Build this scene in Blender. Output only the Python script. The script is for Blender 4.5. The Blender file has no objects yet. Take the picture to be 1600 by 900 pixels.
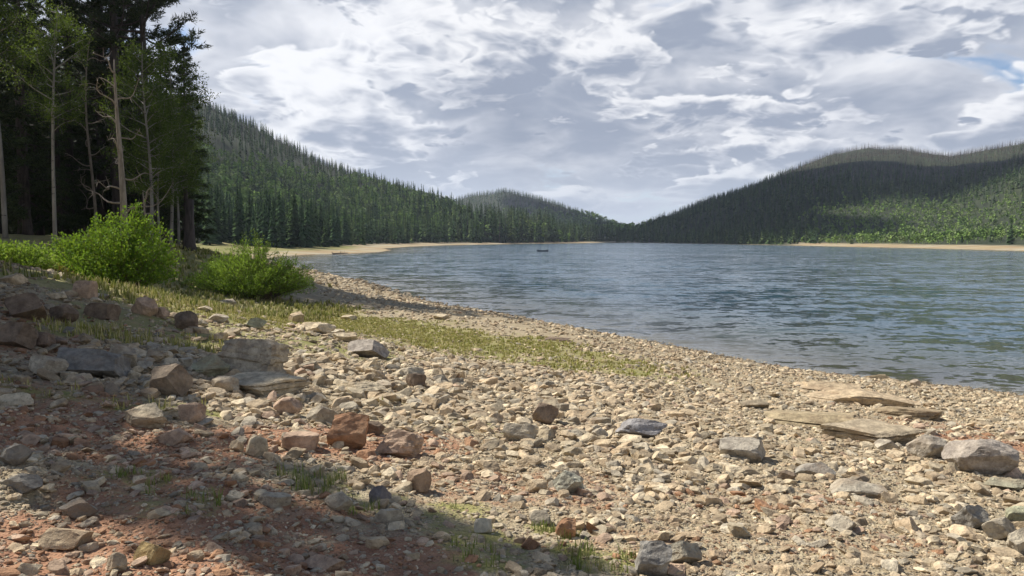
import bpy, bmesh, math, random
import numpy as np
from mathutils import Vector, Matrix

scene = bpy.context.scene
COL = scene.collection
R_ = random.Random(7)
RN = np.random.default_rng(11)

# ------------------------------------------------------------------ camera
W, Hh, F, HZ = 1600, 900, 1256.0, 372.0
EYE = 3.4
cam_d = bpy.data.cameras.new('camera'); cam = bpy.data.objects.new('camera', cam_d); COL.objects.link(cam); scene.camera = cam
cam_d.sensor_width = 36; cam_d.lens = 36*F/W; cam_d.clip_end = 30000; cam_d.clip_start = .05
PITCH = math.atan((450-HZ)/F)
cam.location = (0, 0, EYE); cam.rotation_euler = (math.pi/2-PITCH, 0, 0)
vs = scene.view_settings
vs.view_transform = 'Standard'; vs.look = 'None'; vs.exposure = 0.52; vs.gamma = 1.0; vs.use_curve_mapping = False
scene.cycles.use_denoising = True
scene.cycles.max_bounces = 6; scene.cycles.diffuse_bounces = 3; scene.cycles.glossy_bounces = 2
scene.cycles.transparent_max_bounces = 6; scene.cycles.transmission_bounces = 2; scene.cycles.volume_bounces = 0

# ------------------------------------------------------------------ sun
SUN_EL = math.radians(48)
SUN = Vector((-.865*math.cos(SUN_EL), .502*math.cos(SUN_EL), math.sin(SUN_EL))).normalized()
sun_d = bpy.data.lights.new('sun', 'SUN'); sun_d.energy = 5.0; sun_d.angle = math.radians(.6); sun_d.color = (1, .95, .87)
sun = bpy.data.objects.new('sun', sun_d); COL.objects.link(sun)
sun.rotation_euler = SUN.to_track_quat('Z', 'Y').to_euler(); sun.location = (-30, 20, 60)

# ------------------------------------------------------------------ sky
SKY_S = .09; THR1 = .3; OFF1 = (8.1, 23.7, 3.0); KA = 3.0; KB = 1.8; KC = .5; BI = .66
DECKS = [((5.1, 1.7, 0.0), .45, 1.6, 2.6, .30), ((13.4, 14.8, 2.0), .50, 1.8, 3.3, .30)]
HAZE = .00012
def build_world():
    w=bpy.data.worlds.new('World'); scene.world=w; w.use_nodes=True
    nt=w.node_tree; N=nt.nodes; L=nt.links; N.clear()
    def val(x):
        return x
    def math_(op,a,b=None,c=None,clamp=False):
        n=N.new('ShaderNodeMath'); n.operation=op; n.use_clamp=clamp
        for i,v in enumerate((a,b,c)):
            if v is None: continue
            if isinstance(v,(int,float)): n.inputs[i].default_value=v
            else: L.new(v,n.inputs[i])
        return n.outputs[0]
    def comb(x,y,z):
        n=N.new('ShaderNodeCombineXYZ')
        for i,v in enumerate((x,y,z)):
            if isinstance(v,(int,float)): n.inputs[i].default_value=v
            else: L.new(v,n.inputs[i])
        return n.outputs[0]
    def noise(v,scale,detail,rough=.5,lac=2.0):
        n=N.new('ShaderNodeTexNoise'); n.noise_dimensions='3D'; L.new(v,n.inputs['Vector'])
        n.inputs['Scale'].default_value=scale; n.inputs['Detail'].default_value=detail
        n.inputs['Roughness'].default_value=rough; n.inputs['Lacunarity'].default_value=lac
        return n.outputs[0]
    def smooth(v,a,b,lo=0,hi=1):
        n=N.new('ShaderNodeMapRange'); n.interpolation_type='SMOOTHSTEP'
        L.new(v,n.inputs[0]); n.inputs[1].default_value=a; n.inputs[2].default_value=b; n.inputs[3].default_value=lo; n.inputs[4].default_value=hi
        return n.outputs[0]
    def mix(f,a,b):
        n=N.new('ShaderNodeMix'); n.data_type='RGBA'; 
        if isinstance(f,(int,float)): n.inputs[0].default_value=f
        else: L.new(f,n.inputs[0])
        for i,v in ((6,a),(7,b)):
            if isinstance(v,tuple): n.inputs[i].default_value=(*v,1)
            else: L.new(v,n.inputs[i])
        return n.outputs[2]
    sky=N.new('ShaderNodeTexSky'); sky.sky_type='NISHITA'; sky.sun_disc=False
    sky.sun_elevation=SUN_EL; sky.sun_rotation=math.radians(300); sky.altitude=2500; sky.dust_density=1.0
    sc=N.new('ShaderNodeVectorMath'); sc.operation='SCALE'; L.new(sky.outputs[0],sc.inputs[0]); sc.inputs['Scale'].default_value=SKY_S
    tc=N.new('ShaderNodeTexCoord'); sp=N.new('ShaderNodeSeparateXYZ'); L.new(tc.outputs['Generated'],sp.inputs[0])
    X,Y,Z=sp.outputs
    z=math_('ADD',math_('MAXIMUM',Z,0.0),.27)
    brk=smooth(Z,.33,.75,0.0,.42)       # above the frame the deck is opened up to dim the sky's fill light
    def deck(under,off,low_s,puff_s,low_a,puff_a,warp_a,k1,k2,k3,bias,thr,soft,e0,e1,sh1=.045,sh2=.16):
        def field(shift,lat,fine):
            zz=math_('MULTIPLY',z,1.0-shift)       # a look a little lower into the same deck
            q=comb(math_('ADD',math_('DIVIDE',X,zz),off[0]+lat),math_('ADD',math_('DIVIDE',Y,zz),off[1]),off[2])
            lo=noise(q,low_s,3.0,.5)
            vn=N.new('ShaderNodeTexVoronoi'); vn.feature='F1'; vn.voronoi_dimensions='3D'
            warp=N.new('ShaderNodeTexNoise'); L.new(q,warp.inputs['Vector']); warp.inputs['Scale'].default_value=puff_s*1.1; warp.inputs['Detail'].default_value=3.0
            wv=N.new('ShaderNodeVectorMath'); wv.operation='MULTIPLY_ADD'; L.new(warp.outputs['Color'],wv.inputs[0]); wv.inputs[1].default_value=(warp_a,)*3; L.new(q,wv.inputs[2])
            L.new(wv.outputs[0],vn.inputs['Vector']); vn.inputs['Scale'].default_value=puff_s; vn.inputs['Detail'].default_value=fine; vn.inputs['Roughness'].default_value=.6
            puff=math_('SUBTRACT',1.0,vn.outputs['Distance'])
            return math_('ADD',math_('MULTIPLY',lo,low_a),math_('MULTIPLY',puff,puff_a)),lo
        H0,lo=field(0,0,4.0)
        H1,_=field(sh1,.06,3.0)
        H2,_=field(sh2,.12,1.0)
        e=math_('ADD',math_('MULTIPLY',math_('SUBTRACT',H1,H0),k1),math_('MULTIPLY',math_('SUBTRACT',H2,H0),k2))
        e=math_('ADD',e,math_('MULTIPLY',math_('SUBTRACT',lo,.5),-k3))
        e=smooth(math_('ADD',e,bias),e0,e1)
        ramp=N.new('ShaderNodeValToRGB'); L.new(e,ramp.inputs[0]); cr=ramp.color_ramp
        cr.elements[0].position=0; cr.elements[0].color=(.25,.285,.36,1); cr.elements[1].position=1; cr.elements[1].color=(.70,.705,.725,1)
        m=cr.elements.new(.5); m.color=(.47,.49,.54,1)
        cover=smooth(math_('SUBTRACT',H0,brk),thr,thr+soft)
        return mix(cover,under,ramp.outputs[0])
    res=deck(sc.outputs[0],OFF1,.9,2.2,1.0,.22,.3,2.4,2.4,.8,.10,THR1,.10,-.35,1.3)
    for (off,thr,ls,ps,pa) in DECKS:
        res=deck(res,off,ls,ps,1.0,pa,.35,KA,KB,KC,BI,thr,.06,-.05,1.1,.045,.16)
    # distant air
    hz=smooth(Z,.0,.13,.62,0.0)
    res=mix(hz,res,(.52,.57,.64))
    bg=N.new('ShaderNodeBackground'); L.new(res,bg.inputs[0]); bg.inputs[1].default_value=1.0
    o=N.new('ShaderNodeOutputWorld'); L.new(bg.outputs[0],o.inputs[0])
    w.cycles.sampling_method='MANUAL'; w.cycles.sample_map_resolution=512
build_world()


# ------------------------------------------------------------------ numpy noise
def _hash(ix, iy, iz=0):
    h = (ix.astype(np.int64)*374761393 + iy.astype(np.int64)*668265263 + (iz.astype(np.int64)*2147483647 if not isinstance(iz, int) else iz)) & 0xffffffff
    h = ((h ^ (h >> 13))*1274126177) & 0xffffffff
    return ((h ^ (h >> 16)) & 0xffff)/65535.0
def vn2(x, y):
    ix, iy = np.floor(x), np.floor(y); fx, fy = x-ix, y-iy
    fx = fx*fx*(3-2*fx); fy = fy*fy*(3-2*fy)
    a = _hash(ix, iy); b = _hash(ix+1, iy); c = _hash(ix, iy+1); d = _hash(ix+1, iy+1)
    return (a*(1-fx)+b*fx)*(1-fy)+(c*(1-fx)+d*fx)*fy
def fbm2(x, y, o=4, g=.5):
    s = 0; a = 1; t = 0
    for k in range(o):
        s = s+a*vn2(x*2**k+17.3*k, y*2**k+9.1*k); t += a; a *= g
    return s/t
def vn3(P):
    I = np.floor(P); Q = P-I; Q = Q*Q*(3-2*Q)
    r = 0
    for dx in (0, 1):
        for dy in (0, 1):
            for dz in (0, 1):
                w = (Q[:, 0] if dx else 1-Q[:, 0])*(Q[:, 1] if dy else 1-Q[:, 1])*(Q[:, 2] if dz else 1-Q[:, 2])
                r = r+w*_hash(I[:, 0]+dx, I[:, 1]+dy, I[:, 2]+dz+3)
    return r
def sstep(x, a, b):
    t = np.clip((x-a)/(b-a), 0, 1); return t*t*(3-2*t)

# ------------------------------------------------------------------ pixel -> place helpers
cP, sP = math.cos(PITCH), math.sin(PITCH)
def ray(px, py):
    u, v = (px-800)/F, (450-py)/F
    return np.array([u, cP+v*sP, -sP+v*cP])
def plane0(px, py):
    d = ray(px, py); t = EYE/-d[2]; return (d[0]*t, d[1]*t)

# ------------------------------------------------------------------ the lake's outline and the lie of the land
LAKE = [(60, -60), (40, -20), (24, 2), (17, 11)]
LAKE += [plane0(*p) for p in ((1600, 618), (1500, 605), (1440, 599), (1350, 591), (1250, 579), (1150, 561), (1050, 541), (950, 522), (850, 503),
         (760, 487), (700, 477), (650, 465), (620, 457), (560, 438), (505, 434))]
LAKE += [(-21, 74), (-30, 92), (-38, 120), (-43, 150), plane0(480, 398), plane0(540, 396.5), plane0(595, 394), plane0(612, 391), plane0(600, 388.5), plane0(640, 385.5),
         plane0(700, 383), plane0(800, 381.3), plane0(900, 380), plane0(960, 379.3), plane0(1010, 379.2), plane0(1100, 380.8), plane0(1230, 383.3), plane0(1300, 385),
         plane0(1400, 387), plane0(1500, 389.4), plane0(1600, 392.5), (150, 165), (190, 90), (230, 0), (200, -80), (120, -100)]
LAKE = np.array(LAKE)

def lake_dist(x, y):
    """metres to the shoreline, positive on land"""
    best = np.full(x.shape, 1e18); inside = np.zeros(x.shape, bool)
    n = len(LAKE)
    for i in range(n):
        x0, y0 = LAKE[i]; x1, y1 = LAKE[(i+1) % n]
        dx, dy = x1-x0, y1-y0
        t = np.clip(((x-x0)*dx+(y-y0)*dy)/(dx*dx+dy*dy), 0, 1)
        best = np.minimum(best, (x-x0-t*dx)**2+(y-y0-t*dy)**2)
        if y0 != y1:
            c = ((y0 > y) != (y1 > y)) & (x < dx*(y-y0)/dy+x0)
            inside ^= c
    d = np.sqrt(best)
    return np.where(inside, -d, d)

def sky_pt(px, py, D, tree, w):
    return ((px-800)/F*D, D, EYE+D*(HZ-py)/F-tree, w)
RIDGES = [
    [sky_pt(*a) for a in ((-350, 20, 520, 13, 420), (100, 75, 560, 13, 420), (320, 150, 600, 13, 420), (400, 190, 600, 13, 400), (500, 235, 600, 13, 350), (600, 270, 600, 13, 290),
                          (700, 303, 600, 14, 240), (760, 340, 620, 12, 190))],
    [sky_pt(*a) for a in ((560, 345, 1500, 9, 500), (680, 320, 1500, 9, 500), (740, 303, 1500, 9, 520), (790, 297, 1500, 9, 520), (850, 310, 1500, 9, 500), (900, 328, 1480, 9, 480),
                          (940, 342, 1450, 9, 450), (980, 354, 1400, 9, 400), (1020, 364, 1350, 8, 350))],
    [sky_pt(*a) for a in ((950, 368, 800, 3, 150), (1000, 357, 800, 8, 260), (1100, 313, 850, 8, 420), (1180, 285, 900, 8, 520), (1250, 255, 950, 8, 580), (1300, 237, 980, 8, 600),
                          (1350, 228, 1000, 8, 620), (1400, 228, 1000, 8, 620), (1440, 236, 980, 8, 600), (1480, 241, 950, 8, 580), (1530, 233, 930, 8, 560), (1600, 221, 900, 8, 540),
                          (1750, 190, 850, 8, 500), (2050, 180, 700, 8, 420))],
    [sky_pt(*a) for a in ((2100, 120, 480, 8, 260), (1750, 185, 560, 8, 260), (1600, 240, 590, 8, 250), (1500, 272, 620, 8, 220), (1400, 308, 650, 8, 200), (1330, 328, 680, 8, 160))],
]
def hills(x, y):
    z = np.zeros(x.shape)
    for rd in RIDGES:
        q = np.array(sorted(((a[0]/a[1],)+tuple(a) for a in rd)))      # bearing, x, y, z, width
        b = x/np.maximum(y, 1.0)
        hz, dr, w = (np.interp(b, q[:, 0], q[:, k]) for k in (3, 2, 4))
        u = np.clip(np.abs(y-dr)/w, 0, 1)
        p = np.clip(1-np.sqrt(u*u+.0009), 0, 1); p = .6*p+.4*p*p*(3-2*p)
        end = sstep(b, q[0, 0]-.12, q[0, 0])*(1-sstep(b, q[-1, 0], q[-1, 0]+.12))*sstep(y, 20, 90)
        z = np.maximum(z, np.maximum(hz, 0)*p*end)
    return z

CTRL = [(-7.6, 12, 2.85), (-12.3, 20, 2.5), (-12, 24.5, 1.8), (-10, 30, 1.3), (-14.5, 38, 2.7), (-25, 36, 3.7), (-22, 24, 3.3), (-14, 8, 3.7), (-4, 7, 2.15), (-1.5, 4, 1.92),
        (0, 2, 1.8), (3, 5, 1.55), (0, 8, 1.55), (-3.2, 10.7, 1.85), (-3.2, 20, 1.0), (6, 12.6, .7), (-6, 16, 2.0), (-16, 55, 1.4), (-20, 45, 2.6), (-30, 60, 3.7), (2, 18, .8),
        (8, 8, 1.0), (5, 4, 1.4), (-12, -5, 3.2), (0, -8, 2.4), (10, -5, 1.6), (-36, 30, 5), (-30, 10, 5), (-4, 30, .75), (-8, 40, .75), (-12, 52, .75)]
def _prof(s, r):
    near = np.where(s > 0, .09*np.minimum(s, 22)+.03*np.maximum(s-22, 0), .13*s)
    near = np.minimum(near, 5)
    far = np.where(s > 0, .055*np.minimum(s, 70), .1*s)
    w = sstep(r, 60, 120)
    return np.maximum(near*(1-w)+far*w, -6)
_cx = np.array(CTRL); SIG = 6.5
def _kern(x, y):
    return np.exp(-((x[:, None]-_cx[None, :, 0])**2+(y[:, None]-_cx[None, :, 1])**2)/(2*SIG**2))
_res = _cx[:, 2]-_prof(lake_dist(_cx[:, 0], _cx[:, 1]), np.hypot(_cx[:, 0], _cx[:, 1]))
_wts = np.linalg.solve(_kern(_cx[:, 0], _cx[:, 1])+np.eye(len(_cx))*.02, _res)

def terrain(x, y, full=False):
    x = np.asarray(x, float); y = np.asarray(y, float); sh = x.shape; x = x.ravel(); y = y.ravel()
    s = lake_dist(x, y); r = np.hypot(x, y)
    z = _prof(s, r)
    nr = r < 90
    if nr.any():
        z[nr] += (_kern(x[nr], y[nr])@_wts)*sstep(s[nr], -.5, 4)
    h = hills(x, y)*sstep(s, 8, 120)
    z = z+h*(1+.10*(fbm2(x/90, y/90)-.5))+np.where(h > 4, 7*(fbm2(x/45+5, y/45)-.5)*sstep(h, 4, 30), 0)
    land = sstep(s, .2, 2.5)
    am = .05+.22*sstep(-x-.62*y+3.2, 0, 4)*(r < 40)
    z = z+land*am*(fbm2(x*1.3, y*1.3, 4)-.5)+land*.05*(fbm2(x*4, y*4+7, 3)-.5)*(r < 60)+land*.6*(fbm2(x/9, y/9, 3)-.5)*sstep(r, 60, 140)
    z = z.reshape(sh)
    return (z, s.reshape(sh)) if full else z

_T = np.geomspace(1.5, 1500, 6000)
def at(px, py):
    """the spot on the ground seen at a place in the picture"""
    d = ray(px, py); P = d[None]*_T[:, None]; P[:, 2] += EYE
    z = np.maximum(terrain(P[:, 0], P[:, 1]), 0)
    k = int(np.argmax(P[:, 2] < z)); 
    return float(P[k, 0]), float(P[k, 1]), float(z[k])

# ------------------------------------------------------------------ zones of the ground: world-space ellipses (x, y, half-length, half-width, direction)
def zone(px0, py0, px1, py1, half, st=1.0):
    a = at(px0, py0); b = at(px1, py1); return (a[0], a[1], b[0], b[1], half, st)
GRASS = [zone(250, 470, 470, 482, 2.0, 1), zone(420, 492, 560, 506, 2.6, .95), zone(560, 510, 740, 538, 2.6, .95), zone(740, 545, 900, 568, 1.9, .75), zone(900, 572, 1000, 590, 1.0, .4),
         zone(110, 430, 300, 460, 2.6, 1), zone(280, 430, 350, 400, 3.2, 1), zone(60, 435, 20, 425, 1.2, .9), zone(120, 520, 330, 545, .5, .75), zone(190, 635, 310, 640, .22, .6), zone(30, 605, 120, 615, .25, .5),
         zone(240, 505, 520, 540, 1.2, .75), zone(720, 800, 770, 870, .22, .6), zone(850, 828, 880, 835, .12, .7), zone(910, 870, 960, 880, .2, .6),
         zone(480, 755, 560, 790, .25, .5), zone(250, 770, 300, 785, .2, .5), zone(660, 660, 760, 668, .35, .4), zone(180, 750, 230, 760, .2, .5), zone(600, 630, 640, 632, .4, .3)]
DIRT = [zone(330, 690, 540, 690, .45, 1), zone(560, 700, 640, 690, .5, .7), zone(60, 870, 380, 890, .5, .95), zone(420, 885, 640, 890, .35, .9), zone(80, 690, 300, 710, .6, .8),
        zone(0, 610, 140, 640, .5, .6), zone(220, 760, 420, 800, .45, .7), zone(700, 760, 900, 770, .4, .5), zone(1530, 690, 1600, 700, .6, .8), zone(1380, 660, 1500, 665, .4, .5),
        zone(900, 850, 1400, 850, .35, .35), zone(40, 530, 130, 500, .8, .5), zone(1100, 780, 1350, 790, .35, .35)]
def zmask(x, y, zs):
    m = np.zeros(x.shape)
    wob = 1+.9*(fbm2(x*1.7+3, y*1.7, 3)-.5)
    for (x0, y0, x1, y1, hw, st) in zs:
        dx, dy = x1-x0, y1-y0; L2 = dx*dx+dy*dy+1e-9
        t = np.clip(((x-x0)*dx+(y-y0)*dy)/L2, 0, 1)
        d = np.hypot(x-x0-t*dx, y-y0-t*dy)
        m = np.maximum(m, st*(1-sstep(d*wob, hw*.55, hw*1.7)))
    return m

# ------------------------------------------------------------------ materials
def mat(name):
    m = bpy.data.materials.new(name); m.use_nodes = True
    return m, m.node_tree.nodes, m.node_tree.links, m.node_tree.nodes['Principled BSDF']
class G:
    """short hand for building node graphs"""
    def __init__(s, m): s.N = m.node_tree.nodes; s.L = m.node_tree.links
    def put(s, sock, v):
        if isinstance(v, (int, float)): sock.default_value = v
        elif isinstance(v, tuple): sock.default_value = (*v, 1) if len(v) == 3 and len(sock.default_value) == 4 else v
        else: s.L.new(v, sock)
    def n(s, t, **k):
        n = s.N.new(t)
        for a, b in k.items(): setattr(n, a, b)
        return n
    def noise(s, v, scale, det=4, rough=.55, col=False):
        n = s.n('ShaderNodeTexNoise'); s.put(n.inputs['Vector'], v); n.inputs['Scale'].default_value = scale; n.inputs['Detail'].default_value = det; n.inputs['Roughness'].default_value = rough
        return n.outputs['Color' if col else 'Fac']
    def vor(s, v, scale, feat='F1', out='Distance', det=0):
        n = s.n('ShaderNodeTexVoronoi', feature=feat); s.put(n.inputs['Vector'], v); n.inputs['Scale'].default_value = scale
        if det: n.inputs['Detail'].default_value = det
        return n.outputs[out]
    def m(s, op, a, b=0.0, c=None, clamp=False):
        n = s.n('ShaderNodeMath', operation=op, use_clamp=clamp); s.put(n.inputs[0], a); s.put(n.inputs[1], b)
        if c is not None: s.put(n.inputs[2], c)
        return n.outputs[0]
    def mr(s, v, a, b, lo=0.0, hi=1.0):
        n = s.n('ShaderNodeMapRange', interpolation_type='SMOOTHSTEP'); s.put(n.inputs[0], v)
        for i, q in ((1, a), (2, b), (3, lo), (4, hi)): s.put(n.inputs[i], q)
        return n.outputs[0]
    def mix(s, f, a, b, bt='MIX'):
        n = s.n('ShaderNodeMix', data_type='RGBA', blend_type=bt); s.put(n.inputs[0], f); s.put(n.inputs[6], a); s.put(n.inputs[7], b)
        return n.outputs[2]
    def bump(s, h, strength, dist, nrm=None):
        n = s.n('ShaderNodeBump'); s.put(n.inputs['Height'], h); n.inputs['Strength'].default_value = strength; n.inputs['Distance'].default_value = dist
        if nrm is not None: s.L.new(nrm, n.inputs['Normal'])
        return n.outputs[0]
    def attr(s, name, out='Color'):
        n = s.n('ShaderNodeAttribute', attribute_name=name); return n.outputs[out]
    def sep(s, c):
        n = s.n('ShaderNodeSeparateColor'); s.L.new(c, n.inputs[0]); return n.outputs
    def scl(s, v, xyz):
        n = s.n('ShaderNodeVectorMath', operation='MULTIPLY'); s.L.new(v, n.inputs[0]); n.inputs[1].default_value = xyz; return n.outputs[0]

def ground_material():
    m, N, L, B = mat('ground'); g = G(m)
    P = g.n('ShaderNodeNewGeometry').outputs['Position']
    z = g.sep(g.attr('zones')); gr, di, fo = z[0], z[1], z[2]
    sand = g.attr('sand', 'Fac')
    n1 = g.noise(P, 1.1, 5); n2 = g.noise(P, 7, 6, .65); n3 = g.noise(P, 38, 4, .6)
    pv = g.vor(P, 26); pc = g.vor(P, 26, out='Color'); pv2 = g.vor(P, 62); pc2 = g.vor(P, 62, out='Color')
    base = g.mix(g.mr(n1, .35, .65), (.34, .275, .17), (.42, .35, .225))  # kept slightly dark, standing in for shadow in the gaps between stones
    base = g.mix(g.mr(n2, .35, .7), base, (.25, .185, .11))
    pr = g.sep(pc); pr2 = g.sep(pc2)
    peb = g.mix(pr[0], (.27, .22, .15), (.56, .485, .35)); peb2 = g.mix(pr2[0], (.29, .23, .155), (.54, .455, .32))
    base = g.mix(g.m('MULTIPLY', g.mr(pv2, .5, .3), .55), base, peb2)
    base = g.mix(g.m('MULTIPLY', g.mr(pv, .5, .3), g.mr(pr[1], .4, .6, 0.0, .6)), base, peb)
    dirt = g.mix(g.mr(n2, .3, .7), (.38, .215, .125), (.28, .14, .08))
    dirt = g.mix(g.m('MULTIPLY', g.mr(pv2, .5, .3), g.mr(pr2[1], .5, .7, 0.0, .5)), dirt, (.42, .27, .17))
    dm = g.mr(g.m('ADD', di, g.m('MULTIPLY', g.m('SUBTRACT', n2, .5), 1.1)), .25, .75)
    base = g.mix(dm, base, dirt)
    grass = g.mix(g.mr(n2, .3, .7), (.27, .24, .09), (.36, .31, .15))
    grass = g.mix(g.mr(n1, .35, .65), grass, (.22, .215, .06))
    gm = g.mr(g.m('ADD', gr, g.m('MULTIPLY', g.m('SUBTRACT', g.noise(P, 5, 6, .7), .5), 2.1)), .2, .8)
    base = g.mix(g.m('MULTIPLY', gm, .92), base, grass)
    nf = g.noise(P, .05, 6, .6)
    # far shores: ochre strand, then meadow, then the forest floor
    sd = g.mix(g.mr(g.noise(P, .11, 5), .38, .62), (.34, .26, .14), (.31, .22, .125))
    sd = g.mix(g.mr(g.noise(g.scl(P, (.02, .2, 1)), 1, 3), .45, .62), sd, (.36, .32, .22))
    base = g.mix(sand, base, sd)
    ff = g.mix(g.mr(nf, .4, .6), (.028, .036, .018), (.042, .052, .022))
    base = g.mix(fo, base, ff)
    mead = g.attr('meadow', 'Fac')
    base = g.mix(mead, base, g.mix(g.mr(g.noise(P, .3, 5), .35, .65), (.17, .17, .05), (.25, .22, .085)))
    wet = g.attr('wet', 'Fac')
    base = g.mix(g.m('MULTIPLY', wet, .7), base, (.14, .095, .055))
    L.new(base, B.inputs['Base Color']); B.inputs['Roughness'].default_value = .93; B.inputs['Specular IOR Level'].default_value = .2
    hgt = g.m('ADD', g.m('MULTIPLY', g.mr(pv, .55, .05), .7), g.m('MULTIPLY', g.mr(pv2, .55, .05), .35))
    hgt = g.m('ADD', hgt, g.m('MULTIPLY', n2, 1.1))
    L.new(g.bump(hgt, .9, .02), B.inputs['Normal'])
    return m

def stone_material(name, objcol):
    m, N, L, B = mat(name); g = G(m)
    tc = g.n('ShaderNodeTexCoord').outputs['Object'] if objcol == 2 else g.n('ShaderNodeNewGeometry').outputs['Position']
    base = g.n('ShaderNodeObjectInfo').outputs['Color'] if objcol else g.attr('col')
    n1 = g.noise(tc, 9, 7, .7); n2 = g.noise(tc, 34, 5, .7); n3 = g.noise(tc, 2.2, 3)
    c = g.mix(1, base, g.mix(g.mr(n1, .3, .7), (.58, .55, .52), (1.32, 1.29, 1.20)), 'MULTIPLY')
    c = g.mix(g.m('MULTIPLY', g.mr(n2, .52, .70), .6), c, (.15, .12, .085))
    c = g.mix(g.m('MULTIPLY', g.mr(n3, .52, .68), .4), c, (.33, .22, .13))
    crack = g.vor(g.n('ShaderNodeVectorMath', operation='ADD').outputs[0], 3) if False else None
    L.new(c, B.inputs['Base Color']); B.inputs['Roughness'].default_value = .9; B.inputs['Specular IOR Level'].default_value = .25
    h = g.m('ADD', g.m('MULTIPLY', n1, .7), g.m('MULTIPLY', n2, .4))
    L.new(g.bump(h, 1.0, .035), B.inputs['Normal'])
    return m

def leaf_material(name, transl=.3, objcol=False, fixed=None):
    m, N, L, B = mat(name); g = G(m)
    if fixed: 
        P = g.n('ShaderNodeNewGeometry').outputs['Position']
        base = g.mix(g.mr(g.noise(P, 3.0, 3), .35, .65), fixed[0], fixed[1])
        if name == 'tree_needles': pass
    else: base = g.attr('col')
    L.new(base, B.inputs['Base Color']); B.inputs['Roughness'].default_value = .7; B.inputs['Specular IOR Level'].default_value = 0.0 if transl == 0 else .12
    if transl:
        t = g.n('ShaderNodeBsdfTranslucent'); L.new(g.mix(.5, base, (.25, .35, .03)) if transl > .25 else base, t.inputs[0])
        mx = g.n('ShaderNodeMixShader'); mx.inputs[0].default_value = transl
        L.new(B.outputs[0], mx.inputs[1]); L.new(t.outputs[0], mx.inputs[2])
        L.new(mx.outputs[0], N['Material Output'].inputs[0])
    return m

def bark_material(name, a, b, sx=8, bump=.6, spots=None):
    m, N, L, B = mat(name); g = G(m)
    P = g.n('ShaderNodeTexCoord').outputs['Object']
    n = g.noise(g.scl(P, (1, 1, .18)), sx, 6, .65)
    c = g.mix(g.mr(n, .35, .65), a, b)
    if spots: c = g.mix(g.mr(g.noise(g.scl(P, (1, 1, 3)), 3, 3), .62, .68), c, spots)
    L.new(c, B.inputs['Base Color']); B.inputs['Roughness'].default_value = .9
    L.new(g.bump(n, bump, .03), B.inputs['Normal'])
    return m

def water_material():
    m, N, L, B = mat('lake_water'); g = G(m); N.remove(B)
    P = g.n('ShaderNodeNewGeometry').outputs['Position']
    dep = g.attr('depth', 'Fac')
    # slopes of the waves, summed over ripples, chop, swell and wind streaks
    def slope(sx, sy, off, ax, ay, det=3):
        q = g.n('ShaderNodeVectorMath', operation='ADD'); L.new(g.scl(P, (sx, sy, 1)), q.inputs[0]); q.inputs[1].default_value = (off, off*1.7, 0)
        c = g.noise(q.outputs[0], 1.0, det, .6, True)
        v = g.n('ShaderNodeVectorMath', operation='SUBTRACT'); L.new(c, v.inputs[0]); v.inputs[1].default_value = (.5, .5, .5)
        return g.scl(v.outputs[0], (ax, ay, 0))
    gust = g.noise(g.scl(P, (.010, .03, 1)), 1.0, 4, .6)
    v = None
    for a in ((3.4, 4.5, 1.3, .6, .9), (1.1, 1.6, 4.1, .5, 1.15), (.42, .75, 7.7, .28, 1.05), (.12, .24, 2.9, .12, .60), (.015, .04, 5.3, .04, .14)):
        u = slope(*a)
        if v is None: v = u
        else:
            n = g.n('ShaderNodeVectorMath', operation='ADD'); L.new(v, n.inputs[0]); L.new(u, n.inputs[1]); v = n.outputs[0]
    n = g.n('ShaderNodeVectorMath', operation='SCALE'); L.new(v, n.inputs[0]); L.new(g.m('MULTIPLY', g.m('MULTIPLY', g.mr(gust, .3, .7, .6, 1.3), g.mr(dep, .0, .5, .4, 1.0)), WAVE), n.inputs['Scale']); v = n.outputs[0]
    n = g.n('ShaderNodeVectorMath', operation='ADD'); L.new(v, n.inputs[0]); n.inputs[1].default_value = (0, 0, 1)
    n2 = g.n('ShaderNodeVectorMath', operation='NORMALIZE'); L.new(n.outputs[0], n2.inputs[0]); nrm = n2.outputs[0]
    gl = g.n('ShaderNodeBsdfGlossy'); gl.inputs['Roughness'].default_value = .10; gl.inputs['Color'].default_value = (1, 1, 1, 1); L.new(nrm, gl.inputs['Normal'])
    df = g.n('ShaderNodeBsdfDiffuse'); g.put(df.inputs[0], g.mix(g.mr(dep, .1, 1.6), (.10, .12, .10), (.012, .062, .098))); 
    tr = g.n('ShaderNodeBsdfTransparent'); tr.inputs[0].default_value = (.86, .93, .90, 1)
    body = g.n('ShaderNodeMixShader'); g.put(body.inputs[0], g.m('SUBTRACT', 1.0, g.m('POWER', 2.718, g.m('MULTIPLY', dep, -1.4)))); L.new(tr.outputs[0], body.inputs[1]); L.new(df.outputs[0], body.inputs[2])
    fr = g.n('ShaderNodeFresnel'); fr.inputs[0].default_value = 1.33; L.new(nrm, fr.inputs[1])
    fm = g.m('MINIMUM', g.m('MULTIPLY', fr.outputs[0], 1.0), WMAX)
    mx = g.n('ShaderNodeMixShader'); g.put(mx.inputs[0], fm); L.new(body.outputs[0], mx.inputs[1]); L.new(gl.outputs[0], mx.inputs[2])
    L.new(mx.outputs[0], N['Material Output'].inputs[0])
    return m
WAVE = .60; WMAX = .92

def plain(name, c, rough=.7, metal=0.0):
    m, N, L, B = mat(name); g = G(m)
    P = g.n('ShaderNodeTexCoord').outputs['Object']
    L.new(g.mix(g.mr(g.noise(P, 5, 4), .3, .7), tuple(v*.8 for v in c), c), B.inputs['Base Color']); B.inputs['Roughness'].default_value = rough; B.inputs['Metallic'].default_value = metal
    return m

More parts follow.
